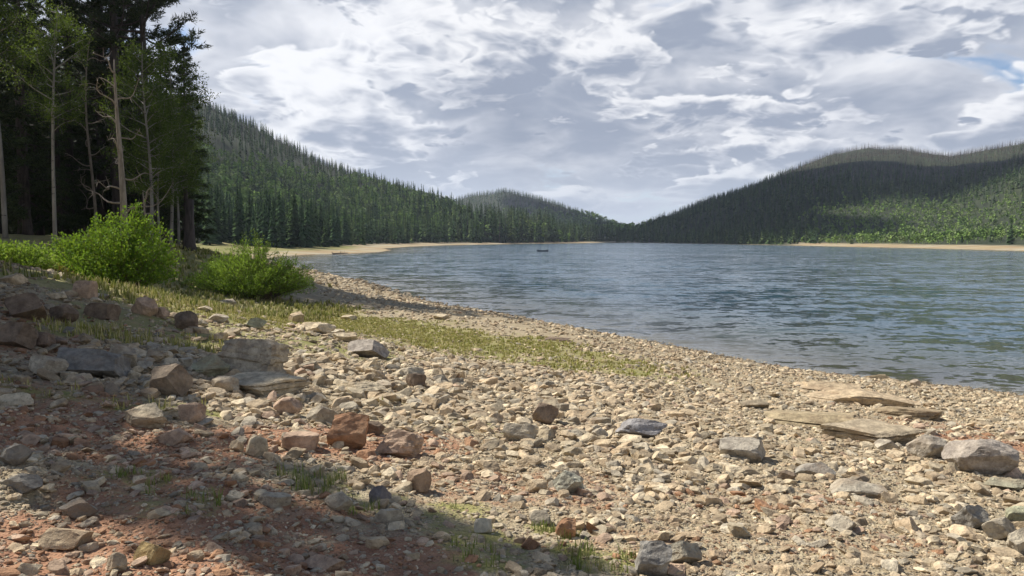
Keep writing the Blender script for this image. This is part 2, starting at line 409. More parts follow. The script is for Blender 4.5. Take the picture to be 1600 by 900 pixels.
M_GROUND = ground_material()
M_STONE = stone_material('stone', 1); M_RUBBLE = stone_material('rubble_stone', 0)
M_WATER = water_material()
M_FOREST = leaf_material('forest_foliage', 0)
M_GRASS = leaf_material('grass_blades', .25)
M_BUSH = leaf_material('bush_leaves', .35)
M_NEEDLE = leaf_material('tree_needles', .12)
M_ASPEN = leaf_material('aspen_leaves', .3)
M_BARK = bark_material('dark_bark', (.03, .024, .02), (.075, .058, .048))
M_PALEBARK = bark_material('pale_bark', (.15, .135, .115), (.25, .23, .195), 5, .4, (.06, .05, .045))
M_DEADWOOD = bark_material('bare_dead_wood', (.17, .135, .10), (.29, .24, .185), 10, .5)
M_TWIG = bark_material('bush_stem_bark', (.10, .07, .04), (.16, .12, .07))

# ------------------------------------------------------------------ mesh helpers
def set_col(me, col):
    a = me.attributes.new('col', 'FLOAT_COLOR', 'POINT')
    c = np.ones((len(me.vertices), 4), np.float32); c[:, :3] = col; a.data.foreach_set('color', c.ravel())
def make_mesh(name, V, Fc, m, col=None, smooth=False):
    V = np.asarray(V, np.float32); Fc = np.asarray(Fc, np.int32); k = Fc.shape[1]
    me = bpy.data.meshes.new(name)
    me.vertices.add(len(V)); me.vertices.foreach_set('co', V.ravel())
    me.loops.add(Fc.size); me.loops.foreach_set('vertex_index', Fc.ravel())
    me.polygons.add(len(Fc)); me.polygons.foreach_set('loop_start', np.arange(0, Fc.size, k, dtype=np.int32))
    me.polygons.foreach_set('use_smooth', np.full(len(Fc), smooth))
    me.update(calc_edges=True); me.materials.append(m)
    if col is not None: set_col(me, col)
    return me
def link(name, me, parent=None):
    o = bpy.data.objects.new(name, me); COL.objects.link(o); o.parent = parent; return o
def tag(o, label=None, cat=None, group=None, kind=None):
    if label: o['label'] = label
    if cat: o['category'] = cat
    if group: o['group'] = group
    if kind: o['kind'] = kind
    return o
def empty(name, loc, rz=0.0, sc=1.0):
    o = bpy.data.objects.new(name, None); COL.objects.link(o); o.location = loc; o.rotation_euler = (0, 0, rz); o.scale = (sc, sc, sc); o.empty_display_size = .2
    return o
def copy_tree(o, parent=None):
    c = o.copy(); COL.objects.link(c); c.parent = parent
    for ch in list(o.children): copy_tree(ch, c)
    return c

class MB:
    def __init__(s): s.V = []; s.F = []; s.C = []; s.n = 0
    def add(s, V, Fc, c=None):
        V = np.asarray(V, float); s.V.append(V); s.F.append(np.asarray(Fc, int)+s.n); s.n += len(V)
        if c is not None: s.C.append(np.broadcast_to(np.asarray(c, float), (len(V), 3)))
    def tube(s, pts, rad, sides=5, c=None):
        pts = np.asarray(pts, float); n = len(pts); rad = np.broadcast_to(np.asarray(rad, float), (n,))
        t = np.gradient(pts, axis=0); t /= np.linalg.norm(t, axis=1)[:, None]+1e-9
        ref = np.array([0, 0, 1.0]) if abs(t[0, 2]) < .9 else np.array([1.0, 0, 0])
        a = np.cross(t, ref); a /= np.linalg.norm(a, axis=1)[:, None]+1e-9; b = np.cross(t, a)
        th = np.arange(sides)/sides*2*math.pi
        V = pts[:, None]+rad[:, None, None]*(np.cos(th)[None, :, None]*a[:, None]+np.sin(th)[None, :, None]*b[:, None])
        V = V.reshape(-1, 3); Fc = []
        for i in range(n-1):
            for j in range(sides):
                p, q = i*sides+j, i*sides+(j+1) % sides
                Fc += [(p, q, q+sides), (p, q+sides, p+sides)]
        k = (n-1)*sides
        for j in range(1, sides-1): Fc.append((k, k+j, k+j+1)); Fc.append((0, j+1, j))
        s.add(V, Fc, c)
    def mesh(s, name, m, smooth=False):
        return make_mesh(name, np.concatenate(s.V), np.concatenate(s.F), m, np.concatenate(s.C) if s.C else None, smooth)
    def build(s, name, m, parent=None, smooth=False): return link(name, s.mesh(name, m, smooth), parent)
# ================================================================== THE SETTING
def polar_grid(rads, angs):
    A, Rr = np.meshgrid(angs, rads)           # rows = radii
    x, y = Rr*np.sin(A), Rr*np.cos(A); nr, na = x.shape
    i, j = np.meshgrid(np.arange(nr-1), np.arange(na), indexing='ij'); j2 = (j+1) % na
    q = np.stack([i*na+j, i*na+j2, (i+1)*na+j2, (i+1)*na+j], -1).reshape(-1, 4)
    return x, y, q
ang = np.concatenate([np.linspace(-math.radians(42), math.radians(40), 640, endpoint=False), np.linspace(math.radians(40), math.radians(318), 150, endpoint=False)])
rad = np.concatenate([[.02, .4, .8, 1.2], np.geomspace(1.6, 60, 330), np.geomspace(61, 1800, 260), np.geomspace(1900, 9000, 14)])
gx, gy, gq = polar_grid(rad, ang)
gz, gs = terrain(gx, gy, True)
me = make_mesh('ground', np.stack([gx, gy, gz], -1).reshape(-1, 3), gq, M_GROUND, smooth=True)
ground = tag(link('ground', me), kind='structure')
fx, fy, fs, fz = gx.ravel(), gy.ravel(), gs.ravel(), gz.ravel(); fr = np.hypot(fx, fy)
nearm = fr < 90
gm = np.zeros(fx.shape); dm = np.zeros(fx.shape)
gm[nearm] = zmask(fx[nearm], fy[nearm], GRASS); dm[nearm] = zmask(fx[nearm], fy[nearm], DIRT)
# grass floor under the near stand of trees, meadow and strand on the far shores
stand = sstep(-fx-.30*fy, 1.5, 6)*sstep(fy, 22, 34)*(fr < 110)
gm = np.maximum(gm, stand*.7)
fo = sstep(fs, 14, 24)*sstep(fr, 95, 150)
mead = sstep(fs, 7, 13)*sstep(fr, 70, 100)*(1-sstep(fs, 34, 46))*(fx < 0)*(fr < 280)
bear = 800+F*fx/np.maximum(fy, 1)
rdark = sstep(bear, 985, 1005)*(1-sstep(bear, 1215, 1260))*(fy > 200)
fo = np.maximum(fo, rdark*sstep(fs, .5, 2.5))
sand = sstep(fr, 75, 110)*(1-fo)
fo = fo*(1-mead)
def put_attr(me, name, v):
    a = me.attributes.new(name, 'FLOAT', 'POINT'); a.data.foreach_set('value', np.asarray(v, np.float32).ravel())
a = me.attributes.new('zones', 'FLOAT_COLOR', 'POINT')
a.data.foreach_set('color', np.stack([gm, dm, fo, np.ones_like(gm)], -1).astype(np.float32).ravel())
put_attr(me, 'sand', sand); put_attr(me, 'meadow', mead); put_attr(me, 'wet', 1-sstep(fs+.5*(fbm2(fx*.9, fy*.9, 3)-.5), .1, 1.2))

# the lake: one sheet just past the shoreline, with how deep the bed lies under it
wz = terrain(gx, gy)
keep = (gs.ravel()[gq] < .9).any(1) & (fr[gq].max(1) < 1500)
used, inv = np.unique(gq[keep], return_inverse=True)
wv = np.stack([fx[used], fy[used], np.zeros(len(used))], -1)
me = make_mesh('lake_water', wv, inv.reshape(-1, 4), M_WATER, smooth=True)
put_attr(me, 'depth', np.clip(-fz[used], 0, 10))
tag(link('lake_water', me), kind='structure')

# ================================================================== FORESTS
def spruce_proto(rng, whorls, nbr, R, dead=False, trunk=True):
    """a one-metre spruce: returns verts, tris, shade per vertex"""
    V = []; Fc = []; S = []; n = 0
    if trunk:
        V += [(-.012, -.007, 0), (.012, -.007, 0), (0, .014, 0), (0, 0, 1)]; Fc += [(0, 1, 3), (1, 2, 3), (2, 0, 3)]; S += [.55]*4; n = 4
    for i in range(whorls):
        h = .05+.93*(i+.3)/whorls; r0 = R*(1-h)**.8+.006
        if dead: r0 *= .55
        for k in range(nbr):
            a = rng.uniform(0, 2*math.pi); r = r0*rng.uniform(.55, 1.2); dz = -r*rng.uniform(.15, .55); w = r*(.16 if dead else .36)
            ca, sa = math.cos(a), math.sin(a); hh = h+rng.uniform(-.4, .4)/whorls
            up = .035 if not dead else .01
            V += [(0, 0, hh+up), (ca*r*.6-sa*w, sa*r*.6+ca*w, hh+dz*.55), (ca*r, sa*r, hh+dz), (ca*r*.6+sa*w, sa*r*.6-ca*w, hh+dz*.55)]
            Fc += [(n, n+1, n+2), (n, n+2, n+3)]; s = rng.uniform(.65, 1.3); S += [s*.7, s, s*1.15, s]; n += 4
    return np.array(V), np.array(Fc), np.array(S)
def leafy_proto(rng, nleaf, size, wide=.3):
    """a one-metre round-crowned tree made of leaf clumps"""
    V = []; Fc = []; S = []; n = 0
    V += [(-.012, -.007, 0), (.012, -.007, 0), (0, .014, 0), (0, 0, .8)]; Fc += [(0, 1, 3), (1, 2, 3), (2, 0, 3)]; S += [2.2]*4; n = 4
    lobes = [(rng.uniform(-wide*.5, wide*.5), rng.uniform(-wide*.5, wide*.5), rng.uniform(.35, .85), rng.uniform(.13, .2)) for _ in range(6)]
    for i in range(nleaf):
        l = lobes[rng.integers(len(lobes))]; d = rng.normal(size=3); d /= np.linalg.norm(d); c = np.array(l[:3])+d*l[3]*rng.uniform(.6, 1.1)
        a = rng.normal(size=3); a /= np.linalg.norm(a); b = np.cross(a, d); b /= np.linalg.norm(b)+1e-6; s = size*rng.uniform(.6, 1.3)
        V += [c+a*s, c+b*s, c-a*s*.8, c-b*s]; Fc += [(n, n+1, n+2), (n, n+2, n+3)]; q = rng.uniform(.7, 1.35); S += [q]*4; n += 4
    return np.array(V), np.array(Fc), np.array(S)

LIVE = [(.062, .100, .038), (.080, .125, .046), (.048, .082, .036), (.10, .135, .05)]
DEADC = [(.20, .175, .15), (.15, .135, .12), (.23, .20, .165), (.115, .10, .09)]
LEAFC = [(.15, .23, .055), (.19, .265, .075), (.12, .19, .05), (.17, .22, .09)]

def scatter_forest(x, y, z, kind, hgt, protos, rng):
    """all trees of a far wood in one mesh"""
    Vs = []; Fs = []; Cs = []; n = 0
    order = np.arange(len(x)); vi = rng.integers(0, 3, len(x)); ci = rng.integers(0, 4, len(x)); rz = rng.uniform(0, 6.28, len(x)); br = rng.uniform(.75, 1.3, len(x))
    for kd, pal in ((0, LIVE), (1, DEADC), (2, LEAFC)):
        for v in range(3):
            idx = order[(kind == kd) & (vi == v)]
            if not len(idx): continue
            V, Fc, S = protos[kd][v]
            c, s = np.cos(rz[idx])[:, None], np.sin(rz[idx])[:, None]; h = hgt[idx][:, None]
            P = np.stack([(V[None, :, 0]*c-V[None, :, 1]*s)*h+x[idx][:, None], (V[None, :, 0]*s+V[None, :, 1]*c)*h+y[idx][:, None], V[None, :, 2]*h+z[idx][:, None]-.2], -1)
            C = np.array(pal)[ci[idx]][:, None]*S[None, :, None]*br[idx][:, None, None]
            Fq = Fc[None]+(np.arange(len(idx))*len(V))[:, None, None]+n
            Vs.append(P.reshape(-1, 3)); Cs.append(C.reshape(-1, 3)); Fs.append(Fq.reshape(-1, 3)); n += len(idx)*len(V)
    return np.concatenate(Vs), np.concatenate(Fs), np.concatenate(Cs)

def jitter_wedge(px0, px1, d0, d1, sp, rng):
    """jittered grid of tree places over the wedge of land between two bearings and two distances"""
    xs = np.arange((px0-800)/F*d1 if px0 < 800 else (px0-800)/F*d0, (px1-800)/F*d1 if px1 > 800 else (px1-800)/F*d0, sp); ys = np.arange(d0, d1, sp)
    X, Y = np.meshgrid(xs, ys); X = X+rng.uniform(-.48, .48, X.shape)*sp; Y = Y+rng.uniform(-.48, .48, Y.shape)*sp
    X, Y = X.ravel(), Y.ravel(); b = 800+X/Y*F; k = (b > px0) & (b < px1)
    return X[k], Y[k], b[k]

pr = np.random.default_rng(3)
HI = {0: [spruce_proto(pr, 22, 9, .155) for _ in range(3)], 1: [spruce_proto(pr, 18, 5, .12, True) for _ in range(3)], 2: [leafy_proto(pr, 260, .036) for _ in range(3)]}
MID = {0: [spruce_proto(pr, 13, 6, .16) for _ in range(3)], 1: [spruce_proto(pr, 11, 4, .13, True) for _ in range(3)], 2: [leafy_proto(pr, 70, .07) for _ in range(3)]}
LO = {0: [spruce_proto(pr, 8, 5, .25) for _ in range(3)], 1: [spruce_proto(pr, 8, 4, .30, True) for _ in range(3)], 2: [leafy_proto(pr, 34, .10, .5) for _ in range(3)]}

# --- the left shore and hill
x, y, b = jitter_wedge(285, 960, 115, 700, 3.6, RN)
z, s = terrain(x, y, True)
edge = 16+9*(fbm2(x/25, y/25)-.5)+20*sstep(-b, -470, -330)
k = (s > edge) & (y-600 < 25+.0*x)
k &= ~((b > 720) & (y > 660))
x, y, z, b, s = x[k], y[k], z[k], b[k], s[k]
hn = fbm2(x/60, y/60, 3); hn2 = fbm2(x/28+9, y/28, 3)
up = sstep(z, 14, 50)
u = RN.uniform(size=len(x))
kind = np.zeros(len(x), int)
kind[u < up*.55*(.5+hn)] = 1
leafm = (z < 42) & (hn2 > .37+.10*sstep(b, 500, 800)) & (u < .72) & (z > 3.5)
kind[leafm] = 2
hgt = np.where(kind == 2, RN.uniform(5, 9, len(x)), RN.uniform(5.5, 14.5, len(x)))*(1+.15*sstep(b, 600, 800))*(1-.42*up)
dist = np.hypot(x, y); order = np.argsort(dist)
ok = b[order] > 318
front = order[ok][:280]
rest = np.setdiff1d(order, front)
V, Fc, C = scatter_forest(x[rest], y[rest], z[rest], kind[rest], hgt[rest], MID, RN)
tag(link('forest', make_mesh('forest', V, Fc, M_FOREST, C)), 'dense spruce wood with grey dead trees covering the long hill on the left', 'forest', kind='stuff')
def proto_mesh(name, p, pal, q):
    V, Fc, S = p; return make_mesh(name, V, Fc, M_FOREST, np.array(pal)[None]*S[:, None]*q)
KN = {0: 'spruce_tree', 1: 'dead_spruce', 2: 'leafy_tree'}
KL = {0: 'dark green spruce', 1: 'bare grey dead spruce', 2: 'light green leafy tree'}
pm = {}
for kd, pal in ((0, LIVE), (1, DEADC), (2, LEAFC)):
    for v in range(3):
        for c in range(3): pm[kd, v, c] = proto_mesh(KN[kd], HI[kd][v], pal[c], (.85, 1, 1.2)[c])
def place_name(bb):
    return ('at the forest edge behind the grassy flat' if bb < 430 else 'at the forest edge behind the ochre sand spit' if bb < 600 else
            'on the wooded shore beyond the sand spit tip' if bb < 740 else 'on the low wooded point below the middle hill')
for i in front:
    kd = int(kind[i]); o = link(KN[kd], pm[kd, int(RN.integers(3)), int(RN.integers(3))])
    h = float(hgt[i]); o.location = (x[i], y[i], z[i]-.2); o.scale = (h*RN.uniform(.85, 1.25),)*2+(h,); o.rotation_euler.z = RN.uniform(0, 6.28)
    tag(o, f'{KL[kd]} {place_name(b[i])}', 'tree', f'{KL[kd]}s along the left shore')

# --- the low point in front of the middle hill gets the tallest trees
x, y, b = jitter_wedge(640, 905, 470, 720, 4.6, RN)
z, s = terrain(x, y, True); k = (s > 9+.02*b*0) & (s < 60)
x, y, z, b = x[k], y[k], z[k], b[k]
kind = np.where(RN.uniform(size=len(x)) < .14, 2, np.where(RN.uniform(size=len(x)) < .12, 1, 0))
hgt = RN.uniform(13, 24, len(x))*np.where(kind == 2, .6, 1)*(1-.62*sstep(b, 845, 905))
V, Fc, C = scatter_forest(x, y, z, kind, hgt, MID, RN)
tag(link('forest', make_mesh('forest', V, Fc, M_FOREST, C)), 'tall dark spruces crowded on the low point below the middle hill', 'forest', kind='stuff')

# --- the far middle hill
x, y, b = jitter_wedge(640, 1040, 720, 1560, 7.5, RN)
z, s = terrain(x, y, True); k = (s > 12); x, y, z, b = x[k], y[k], z[k], b[k]
kind = np.where(RN.uniform(size=len(x)) < .42*sstep(z, 20, 60), 1, np.where((fbm2(x/60, y/60) > .55) & (z < 45), 2, 0))
hgt = RN.uniform(7, 12, len(x))
V, Fc, C = scatter_forest(x, y, z, kind, hgt, LO, RN)
tag(link('forest', make_mesh('forest', V, Fc, M_FOREST, C)), 'blue-grey forest on the rounded far hill at the head of the lake', 'forest', kind='stuff')

# --- the right hill
x, y, b = jitter_wedge(960, 1640, 285, 1080, 4.0, RN)
z, s = terrain(x, y, True)
k = (s > 1.5+10.5*sstep(b, 1200, 1260)+6*(fbm2(x/20, y/20)-.5)); x, y, z, b, s = x[k], y[k], z[k], b[k], s[k]
hn = fbm2(x/70, y/70, 3); u = RN.uniform(size=len(x))
kind = np.zeros(len(x), int); kind[u < .82*sstep(z, 35, 75)*(.6+.8*hn)*sstep(b, 1150, 1300)+.25*sstep(z, 20, 60)] = 1
green = (1-sstep(z, 16, 34))*sstep(b, 1230, 1330)
kind[(u < .8*green)] = 2
k = (u < .99-.2*green)
hgt = np.where(kind == 2, RN.uniform(2.2, 4.6, len(x)), RN.uniform(3.2, 8.5, len(x)))
x, y, z, b, kind, hgt = (q[k] for q in (x, y, z, b, kind, hgt))
V, Fc, C = scatter_forest(x, y, z, kind, hgt, LO, RN)
tag(link('forest', make_mesh('forest', V, Fc, M_FOREST, C)), 'dark and grey forest over the broad hill on the right, lighter green scrub at its foot', 'forest', kind='stuff')
# a few spruces that stand clear at the foot of the right hill
for (bx, dd, hh, lab) in ((1578, 262, 7.2, 'dark full spruce standing alone on the right-hand shore'), (1548, 290, 4.6, 'small dark spruce to the left of the lone full spruce'),
                          (1502, 300, 3.6, 'short spruce in the pale scrub behind the right-hand strand'), (1330, 345, 4.2, 'small spruce near the left end of the bright scrub')):
    X, Y = (bx-800)/F*dd, dd; Z = float(terrain(np.array([X]), np.array([Y]))[0])
    o = link('spruce_tree', pm[0, 0, 2]); o.location = (X, Y, Z-.1); o.scale = (hh*1.7, hh*1.7, hh); tag(o, lab, 'tree')
for (bx, hh, lab) in ((1004, 8, 'single spruce standing proud at the low left end of the right hill'), (1015, 6, 'smaller spruce beside the proud one at the low end of the right hill')):
    dd = 795; X, Y = (bx-800)/F*dd, dd; Z = float(terrain(np.array([X]), np.array([Y]))[0])
    o = link('spruce_tree', pm[0, 1, 0]); o.location = (X, Y, Z-.1); o.scale = (hh*1.5, hh*1.5, hh*1.4); tag(o, lab, 'tree')

# ================================================================== THE NEAR STAND OF TREES
def perp(v, rng):
    r = rng.normal(size=3); r -= v*(r@v)/(v@v+1e-9); return r/(np.linalg.norm(r)+1e-9)
def needles(P, D, K, ln, wd, rng, pal):
    """needle sprays at points P heading along D"""
    P = np.repeat(P, K, 0); D = np.repeat(D, K, 0); n = len(P)
    d = D*.7+rng.normal(size=(n, 3))*.55; d /= np.linalg.norm(d, axis=1)[:, None]
    w = np.cross(d, rng.normal(size=(n, 3))); w /= np.linalg.norm(w, axis=1)[:, None]+1e-9
    l = ln*rng.uniform(.6, 1.2, n)[:, None]; base = P+rng.normal(size=(n, 3))*ln*.25
    V = np.stack([base-w*wd, base+w*wd, base+d*l], 1).reshape(-1, 3); Fc = np.arange(n*3).reshape(-1, 3)
    c = np.array(pal)[rng.integers(0, len(pal), n)]*rng.uniform(.7, 1.3, n)[:, None]
    return V, Fc, np.repeat(c, 3, 0)
def leaves(P, D, K, ln, wd, rng, pal, spread=.12, bias=.5):
    P = np.repeat(P, K, 0); D = np.repeat(D, K, 0); n = len(P)
    d = D*bias+rng.normal(size=(n, 3))*.6; d /= np.linalg.norm(d, axis=1)[:, None]+1e-9
    w = np.cross(d, rng.normal(size=(n, 3))); w /= np.linalg.norm(w, axis=1)[:, None]+1e-9
    base = P+rng.normal(size=(n, 3))*spread; l = ln*rng.uniform(.6, 1.25, n)[:, None]; ww = wd*rng.uniform(.7, 1.2, n)[:, None]
    V = np.stack([base, base+d*l*.5+w*ww, base+d*l, base+d*l*.5-w*ww], 1).reshape(-1, 3)
    i = np.arange(n)[:, None]*4; Fc = np.concatenate([i+[0, 1, 2], i+[0, 2, 3]], 0)
    c = np.array(pal)[rng.integers(0, len(pal), n)]*rng.uniform(.7, 1.3, n)[:, None]
    return V, Fc, np.repeat(c, 4, 0)
PINEC = [(.035, .05, .02), (.05, .07, .026), (.028, .04, .02), (.06, .075, .03)]
ASPC = [(.04, .065, .016), (.055, .085, .02), (.032, .055, .014), (.085, .115, .03)]

def trunk_path(rng, H, lean=.02, n=14, wob=.12):
    t = np.linspace(0, 1, n); p = np.zeros((n, 3)); p[:, 2] = t*H
    a, bb = rng.uniform(0, 6.28), rng.uniform(-1, 1, 4)
    p[:, 0] = lean*H*t*math.cos(a)+wob*(np.sin(t*3+bb[0]*3)*bb[1])*t*1.5; p[:, 1] = lean*H*t*math.sin(a)+wob*(np.sin(t*4+bb[2]*3)*bb[3])*t*1.5
    return p
def lerp_path(p, z):
    return np.array([np.interp(z, p[:, 2], p[:, 0]), np.interp(z, p[:, 2], p[:, 1]), z])

def conifer(name, seed, H, r0, crown0, R, nl, style, K=9, ln=.22, wd=.022, bare=10, bark=None):
    """trunk > limbs ; foliage. style pine: clumped sprays on rising limbs; spruce: drooping full limbs"""
    rng = np.random.default_rng(seed); root = empty(name, (0, 0, 0))
    tp = trunk_path(rng, H); T = MB(); t = tp[:, 2]/H
    T.tube(tp, r0*(1-t)**.8+.02+r0*.5*np.exp(-t*40), 9); T.build('trunk', bark or M_BARK, root, True)
    B = MB(); P = []; D = []
    for i in range(nl+bare):
        live = i < nl
        if live: h = crown0+(1-crown0)*((i+rng.uniform(0, 1))/nl); rel = (h-crown0)/(1-crown0)
        else: h = rng.uniform(.12, crown0+.05); rel = 0
        a = i*2.4+rng.uniform(-.5, .5)
        if style == 'pine': L = R*(.55+.75*math.sin(math.pi*min(1, rel*.8+.15)))*(1-rel*.55)*rng.uniform(.6, 1.15); rise = rng.uniform(.0, .35)+rel*.4; sag = -.05
        else: L = R*(1-rel)**.8*rng.uniform(.75, 1.15)+.15; rise = -.15-.25*(1-rel)+rel*.5; sag = -.02
        if not live: L = rng.uniform(.3, .6)*R; rise = rng.uniform(-.3, .1)
        o = lerp_path(tp, h*H*.985); d = np.array([math.cos(a), math.sin(a), rise]); d /= np.linalg.norm(d)
        n = 7; q = np.linspace(0, 1, n)[:, None]; side = perp(d, rng)*.12
        pth = o+d*q*L+np.array([0, 0, 1])*(sag*L*np.sin(q*3.1)+(.18 if style == 'pine' else .12)*L*q*q)+side*L*np.sin(q*2.5)
        B.tube(pth, np.linspace(.018+.012*L, .008, n), 4)
        if not live:
            continue
        ns = int(5+L*3.2) if style == 'pine' else int(7+L*5)
        for k in range(ns):
            f = rng.uniform(.35 if style == 'pine' else .12, 1); b0 = np.array([np.interp(f*(n-1), np.arange(n), pth[:, c]) for c in range(3)])
            sd = perp(d, rng); sd[2] = abs(sd[2])*.5 if style == 'pine' else -abs(sd[2])*.35
            sl = L*rng.uniform(.16, .34)*(1.2-f*.6); dd = (d*.55+sd*.8); dd /= np.linalg.norm(dd); e = b0+dd*sl
            if k % 2 == 0: B.tube(np.array([b0, b0+(e-b0)*.5+[0, 0, .02], e]), [.009, .007, .005], 3)
            m = max(2, int(sl/.11)); 
            for w in np.linspace(.35, 1, m): P.append(b0+(e-b0)*w); D.append(dd)
        P.append(pth[-1]); D.append(d)
    B.build('branches', bark or M_BARK, root)
    V, Fc, C = needles(np.array(P), np.array(D), K, ln, wd, rng, PINEC)
    link('needles', make_mesh('needles', V, Fc, M_NEEDLE, C), root)
    return root
def leafy_tree(name, seed, H, r0, crown0, R, nl, K=8, pal=ASPC, bark=None, ls=.075, dens=1.0):
    rng = np.random.default_rng(seed); root = empty(name, (0, 0, 0))
    tp = trunk_path(rng, H, .03, wob=.25); T = MB(); t = tp[:, 2]/H
    T.tube(tp, r0*(1-t)**.9+.012, 8); T.build('trunk', bark or M_PALEBARK, root, True)
    B = MB(); P = []; D = []
    for i in range(nl):
        h = crown0+(1-crown0)*(i+rng.uniform(0, 1))/nl; rel = (h-crown0)/(1-crown0); a = i*2.4+rng.uniform(-.6, .6)
        L = R*(.5+.6*math.sin(math.pi*(rel*.85+.1)))*rng.uniform(.6, 1.2); d = np.array([math.cos(a), math.sin(a), rng.uniform(.25, .9)]); d /= np.linalg.norm(d)
        o = lerp_path(tp, h*H*.97); n = 6; q = np.linspace(0, 1, n)[:, None]; side = perp(d, rng)*.2
        pth = o+d*q*L+side*L*np.sin(q*3)*.6; B.tube(pth, np.linspace(.01+.011*L, .006, n), 4)
        for k in range(int((4+L*5)*dens)):
            f = rng.uniform(.3, 1); b0 = np.array([np.interp(f*(n-1), np.arange(n), pth[:, c]) for c in range(3)])
            dd = d*.5+rng.normal(size=3)*.6; dd /= np.linalg.norm(dd); sl = rng.uniform(.25, .6)*(.5+.4*L); e = b0+dd*sl
            if k % 2 == 0: B.tube(np.array([b0, e]), [.007, .004], 3)
            for w in np.linspace(.3, 1, 4): P.append(b0+(e-b0)*w); D.append(dd)
    B.build('branches', bark or M_PALEBARK, root)
    if K:
        V, Fc, C = leaves(np.array(P), np.array(D), K, ls, ls*.42, rng, pal)
        link('leaves', make_mesh('leaves', V, Fc, M_ASPEN, C), root)
    return root
def bare_tree(name, seed, H, r0, nl, R, first=.3):
    rng = np.random.default_rng(seed); root = empty(name, (0, 0, 0))
    tp = trunk_path(rng, H, .02, wob=.35); T = MB(); t = tp[:, 2]/H
    T.tube(tp, r0*(1-t)**.8+.015, 8); T.build('trunk', M_DEADWOOD, root, True)
    B = MB()
    for i in range(nl):
        h = first+(1-first)*(i+.5)/nl; a = i*2.1+rng.uniform(-.5, .5); L = R*rng.uniform(.5, 1.1)*(1.1-h*.6)
        d = np.array([math.cos(a), math.sin(a)*.8, rng.uniform(-.1, .5)]); d /= np.linalg.norm(d); o = lerp_path(tp, h*H*.97); n = 8; q = np.linspace(0, 1, n)[:, None]
        s1, s2 = perp(d, rng), perp(d, rng); pth = o+d*q*L+s1*.14*L*np.sin(q*4)+s2*.10*L*np.sin(q*7); pth[:, 2] += (.28*L*q*q)[:, 0]
        B.tube(pth, np.linspace(.026+.008*L, .008, n), 5)
        for k in range(5):
            f = rng.uniform(.3, 1); b0 = np.array([np.interp(f*(n-1), np.arange(n), pth[:, c]) for c in range(3)]); dd = d*.5+rng.normal(size=3)*.7; dd /= np.linalg.norm(dd)
            sl = L*rng.uniform(.15, .4); m = b0+dd*sl*.5+rng.normal(size=3)*.04; B.tube(np.array([b0, m, b0+dd*sl]), [.011, .009, .005], 3)
    B.build('branches', M_DEADWOOD, root)
    return root
def gz1(x, y): return float(terrain(np.array([float(x)]), np.array([float(y)]))[0])
def plant(root, px, D, rz=0.0, sc=1.0, lab=None, cat='tree', group=None, dz=-.1):
    X = (px-800)/F*D; root.location = (X, D, gz1(X, D)+dz); root.rotation_euler.z = rz; root.scale = (sc, sc, sc)
    return tag(root, lab, cat, group)

PN1 = conifer('pine_tree', 21, 20, .24, .42, 3.0, 46, 'pine')
plant(PN1, 187, 41, .3, 1.15, 'tall pine with a thick dark trunk rising behind the big round bush')
PN2 = conifer('pine_tree', 22, 17, .19, .40, 3.3, 40, 'pine', K=10)
plant(PN2, 238, 41, 2.1, 1.12, 'pine whose long needled boughs reach out over the lake against the clouds')
q = copy_tree(PN1); plant(q, 160, 43, 1.9, 1.05, 'straight dark pine close behind the tall thick-trunked one')
q = copy_tree(PN2); plant(q, 112, 42, 4.0, 1.15, 'dark pine filling the top of the stand above the white aspen trunk')
q = copy_tree(PN2); plant(q, 40, 40, 3.2, 1.2, 'dark pine over the pale curved trunk by the picture edge')
SP1 = conifer('spruce_tree', 31, 15, .17, .10, 2.1, 84, 'spruce', K=8, ln=.20, wd=.026, bare=4)
plant(SP1, 292, 42, 0, .72, 'full dark spruce at the lakeward edge of the near stand')
SP2 = conifer('spruce_tree', 32, 18, .2, .16, 2.4, 84, 'spruce', K=8, ln=.20, wd=.026, bare=8)
plant(SP2, 262, 47, 0, .62, 'dark spruce second from the lakeward edge of the near stand')
# the shadowed depth of the stand
rs = random.Random(5); n = 0
for D in (34, 38, 42, 45, 50, 56, 63, 72, 82, 94):
    for px in range(-70, 292 if D > 46 else 262 if D > 44 else 200 if D > 41 else 60 if D > 35 else 0, int(1256*(3.3 if D < 40 else 2.7)/D)):
        pp = px+rs.uniform(-20, 20)
        if pp > 288: continue
        o = copy_tree(rs.choice((SP1, SP2, SP1)))
        top = 1.0 if pp < 225 else .8
        plant(o, pp, D+rs.uniform(-1.5, 1.5), rs.uniform(0, 6.28), rs.uniform(.85, 1.15)*top, 'dark spruce crowded in the shaded depth of the near stand', 'tree', 'spruces filling the near stand'); n += 1
# single stems in front
AS1 = leafy_tree('aspen_tree', 41, 11, .085, .52, 1.7, 26)
plant(AS1, 87, 30, 0, .85, 'thin white-barked aspen in front of the dark left of the stand')
AS2 = leafy_tree('aspen_tree', 42, 9, .07, .28, 1.5, 34, K=9)
plant(AS2, 268, 37, 1.0, 1, 'leafy green aspen lit by the sun beside the edge spruce')
q = copy_tree(AS2); plant(q, 236, 34, 2.5, 1.0, 'slender aspen with thin foliage between bare tree and stand edge')
q = copy_tree(AS2); plant(q, 280, 39, 3.1, .82, 'low leafy aspen drooping over the gap beside the broken trunk')
q = copy_tree(AS2); plant(q, 252, 36, 5.6, .75, 'short leafy aspen just right of the bare dead tree')
q = copy_tree(AS2); plant(q, 296, 44, 4.5, .85, 'small aspen nearest the open meadow behind the near stand')
q = copy_tree(AS1); plant(q, 10, 33, 3.7, 1.1, 'tan-stemmed aspen at the outer edge of the stand with leaves overhead')
DT = bare_tree('dead_tree', 51, 7.6, .13, 12, 1.9)
plant(DT, 193, 27, .4, 1, 'bare dead tree with pale crooked branches above the big round bush')
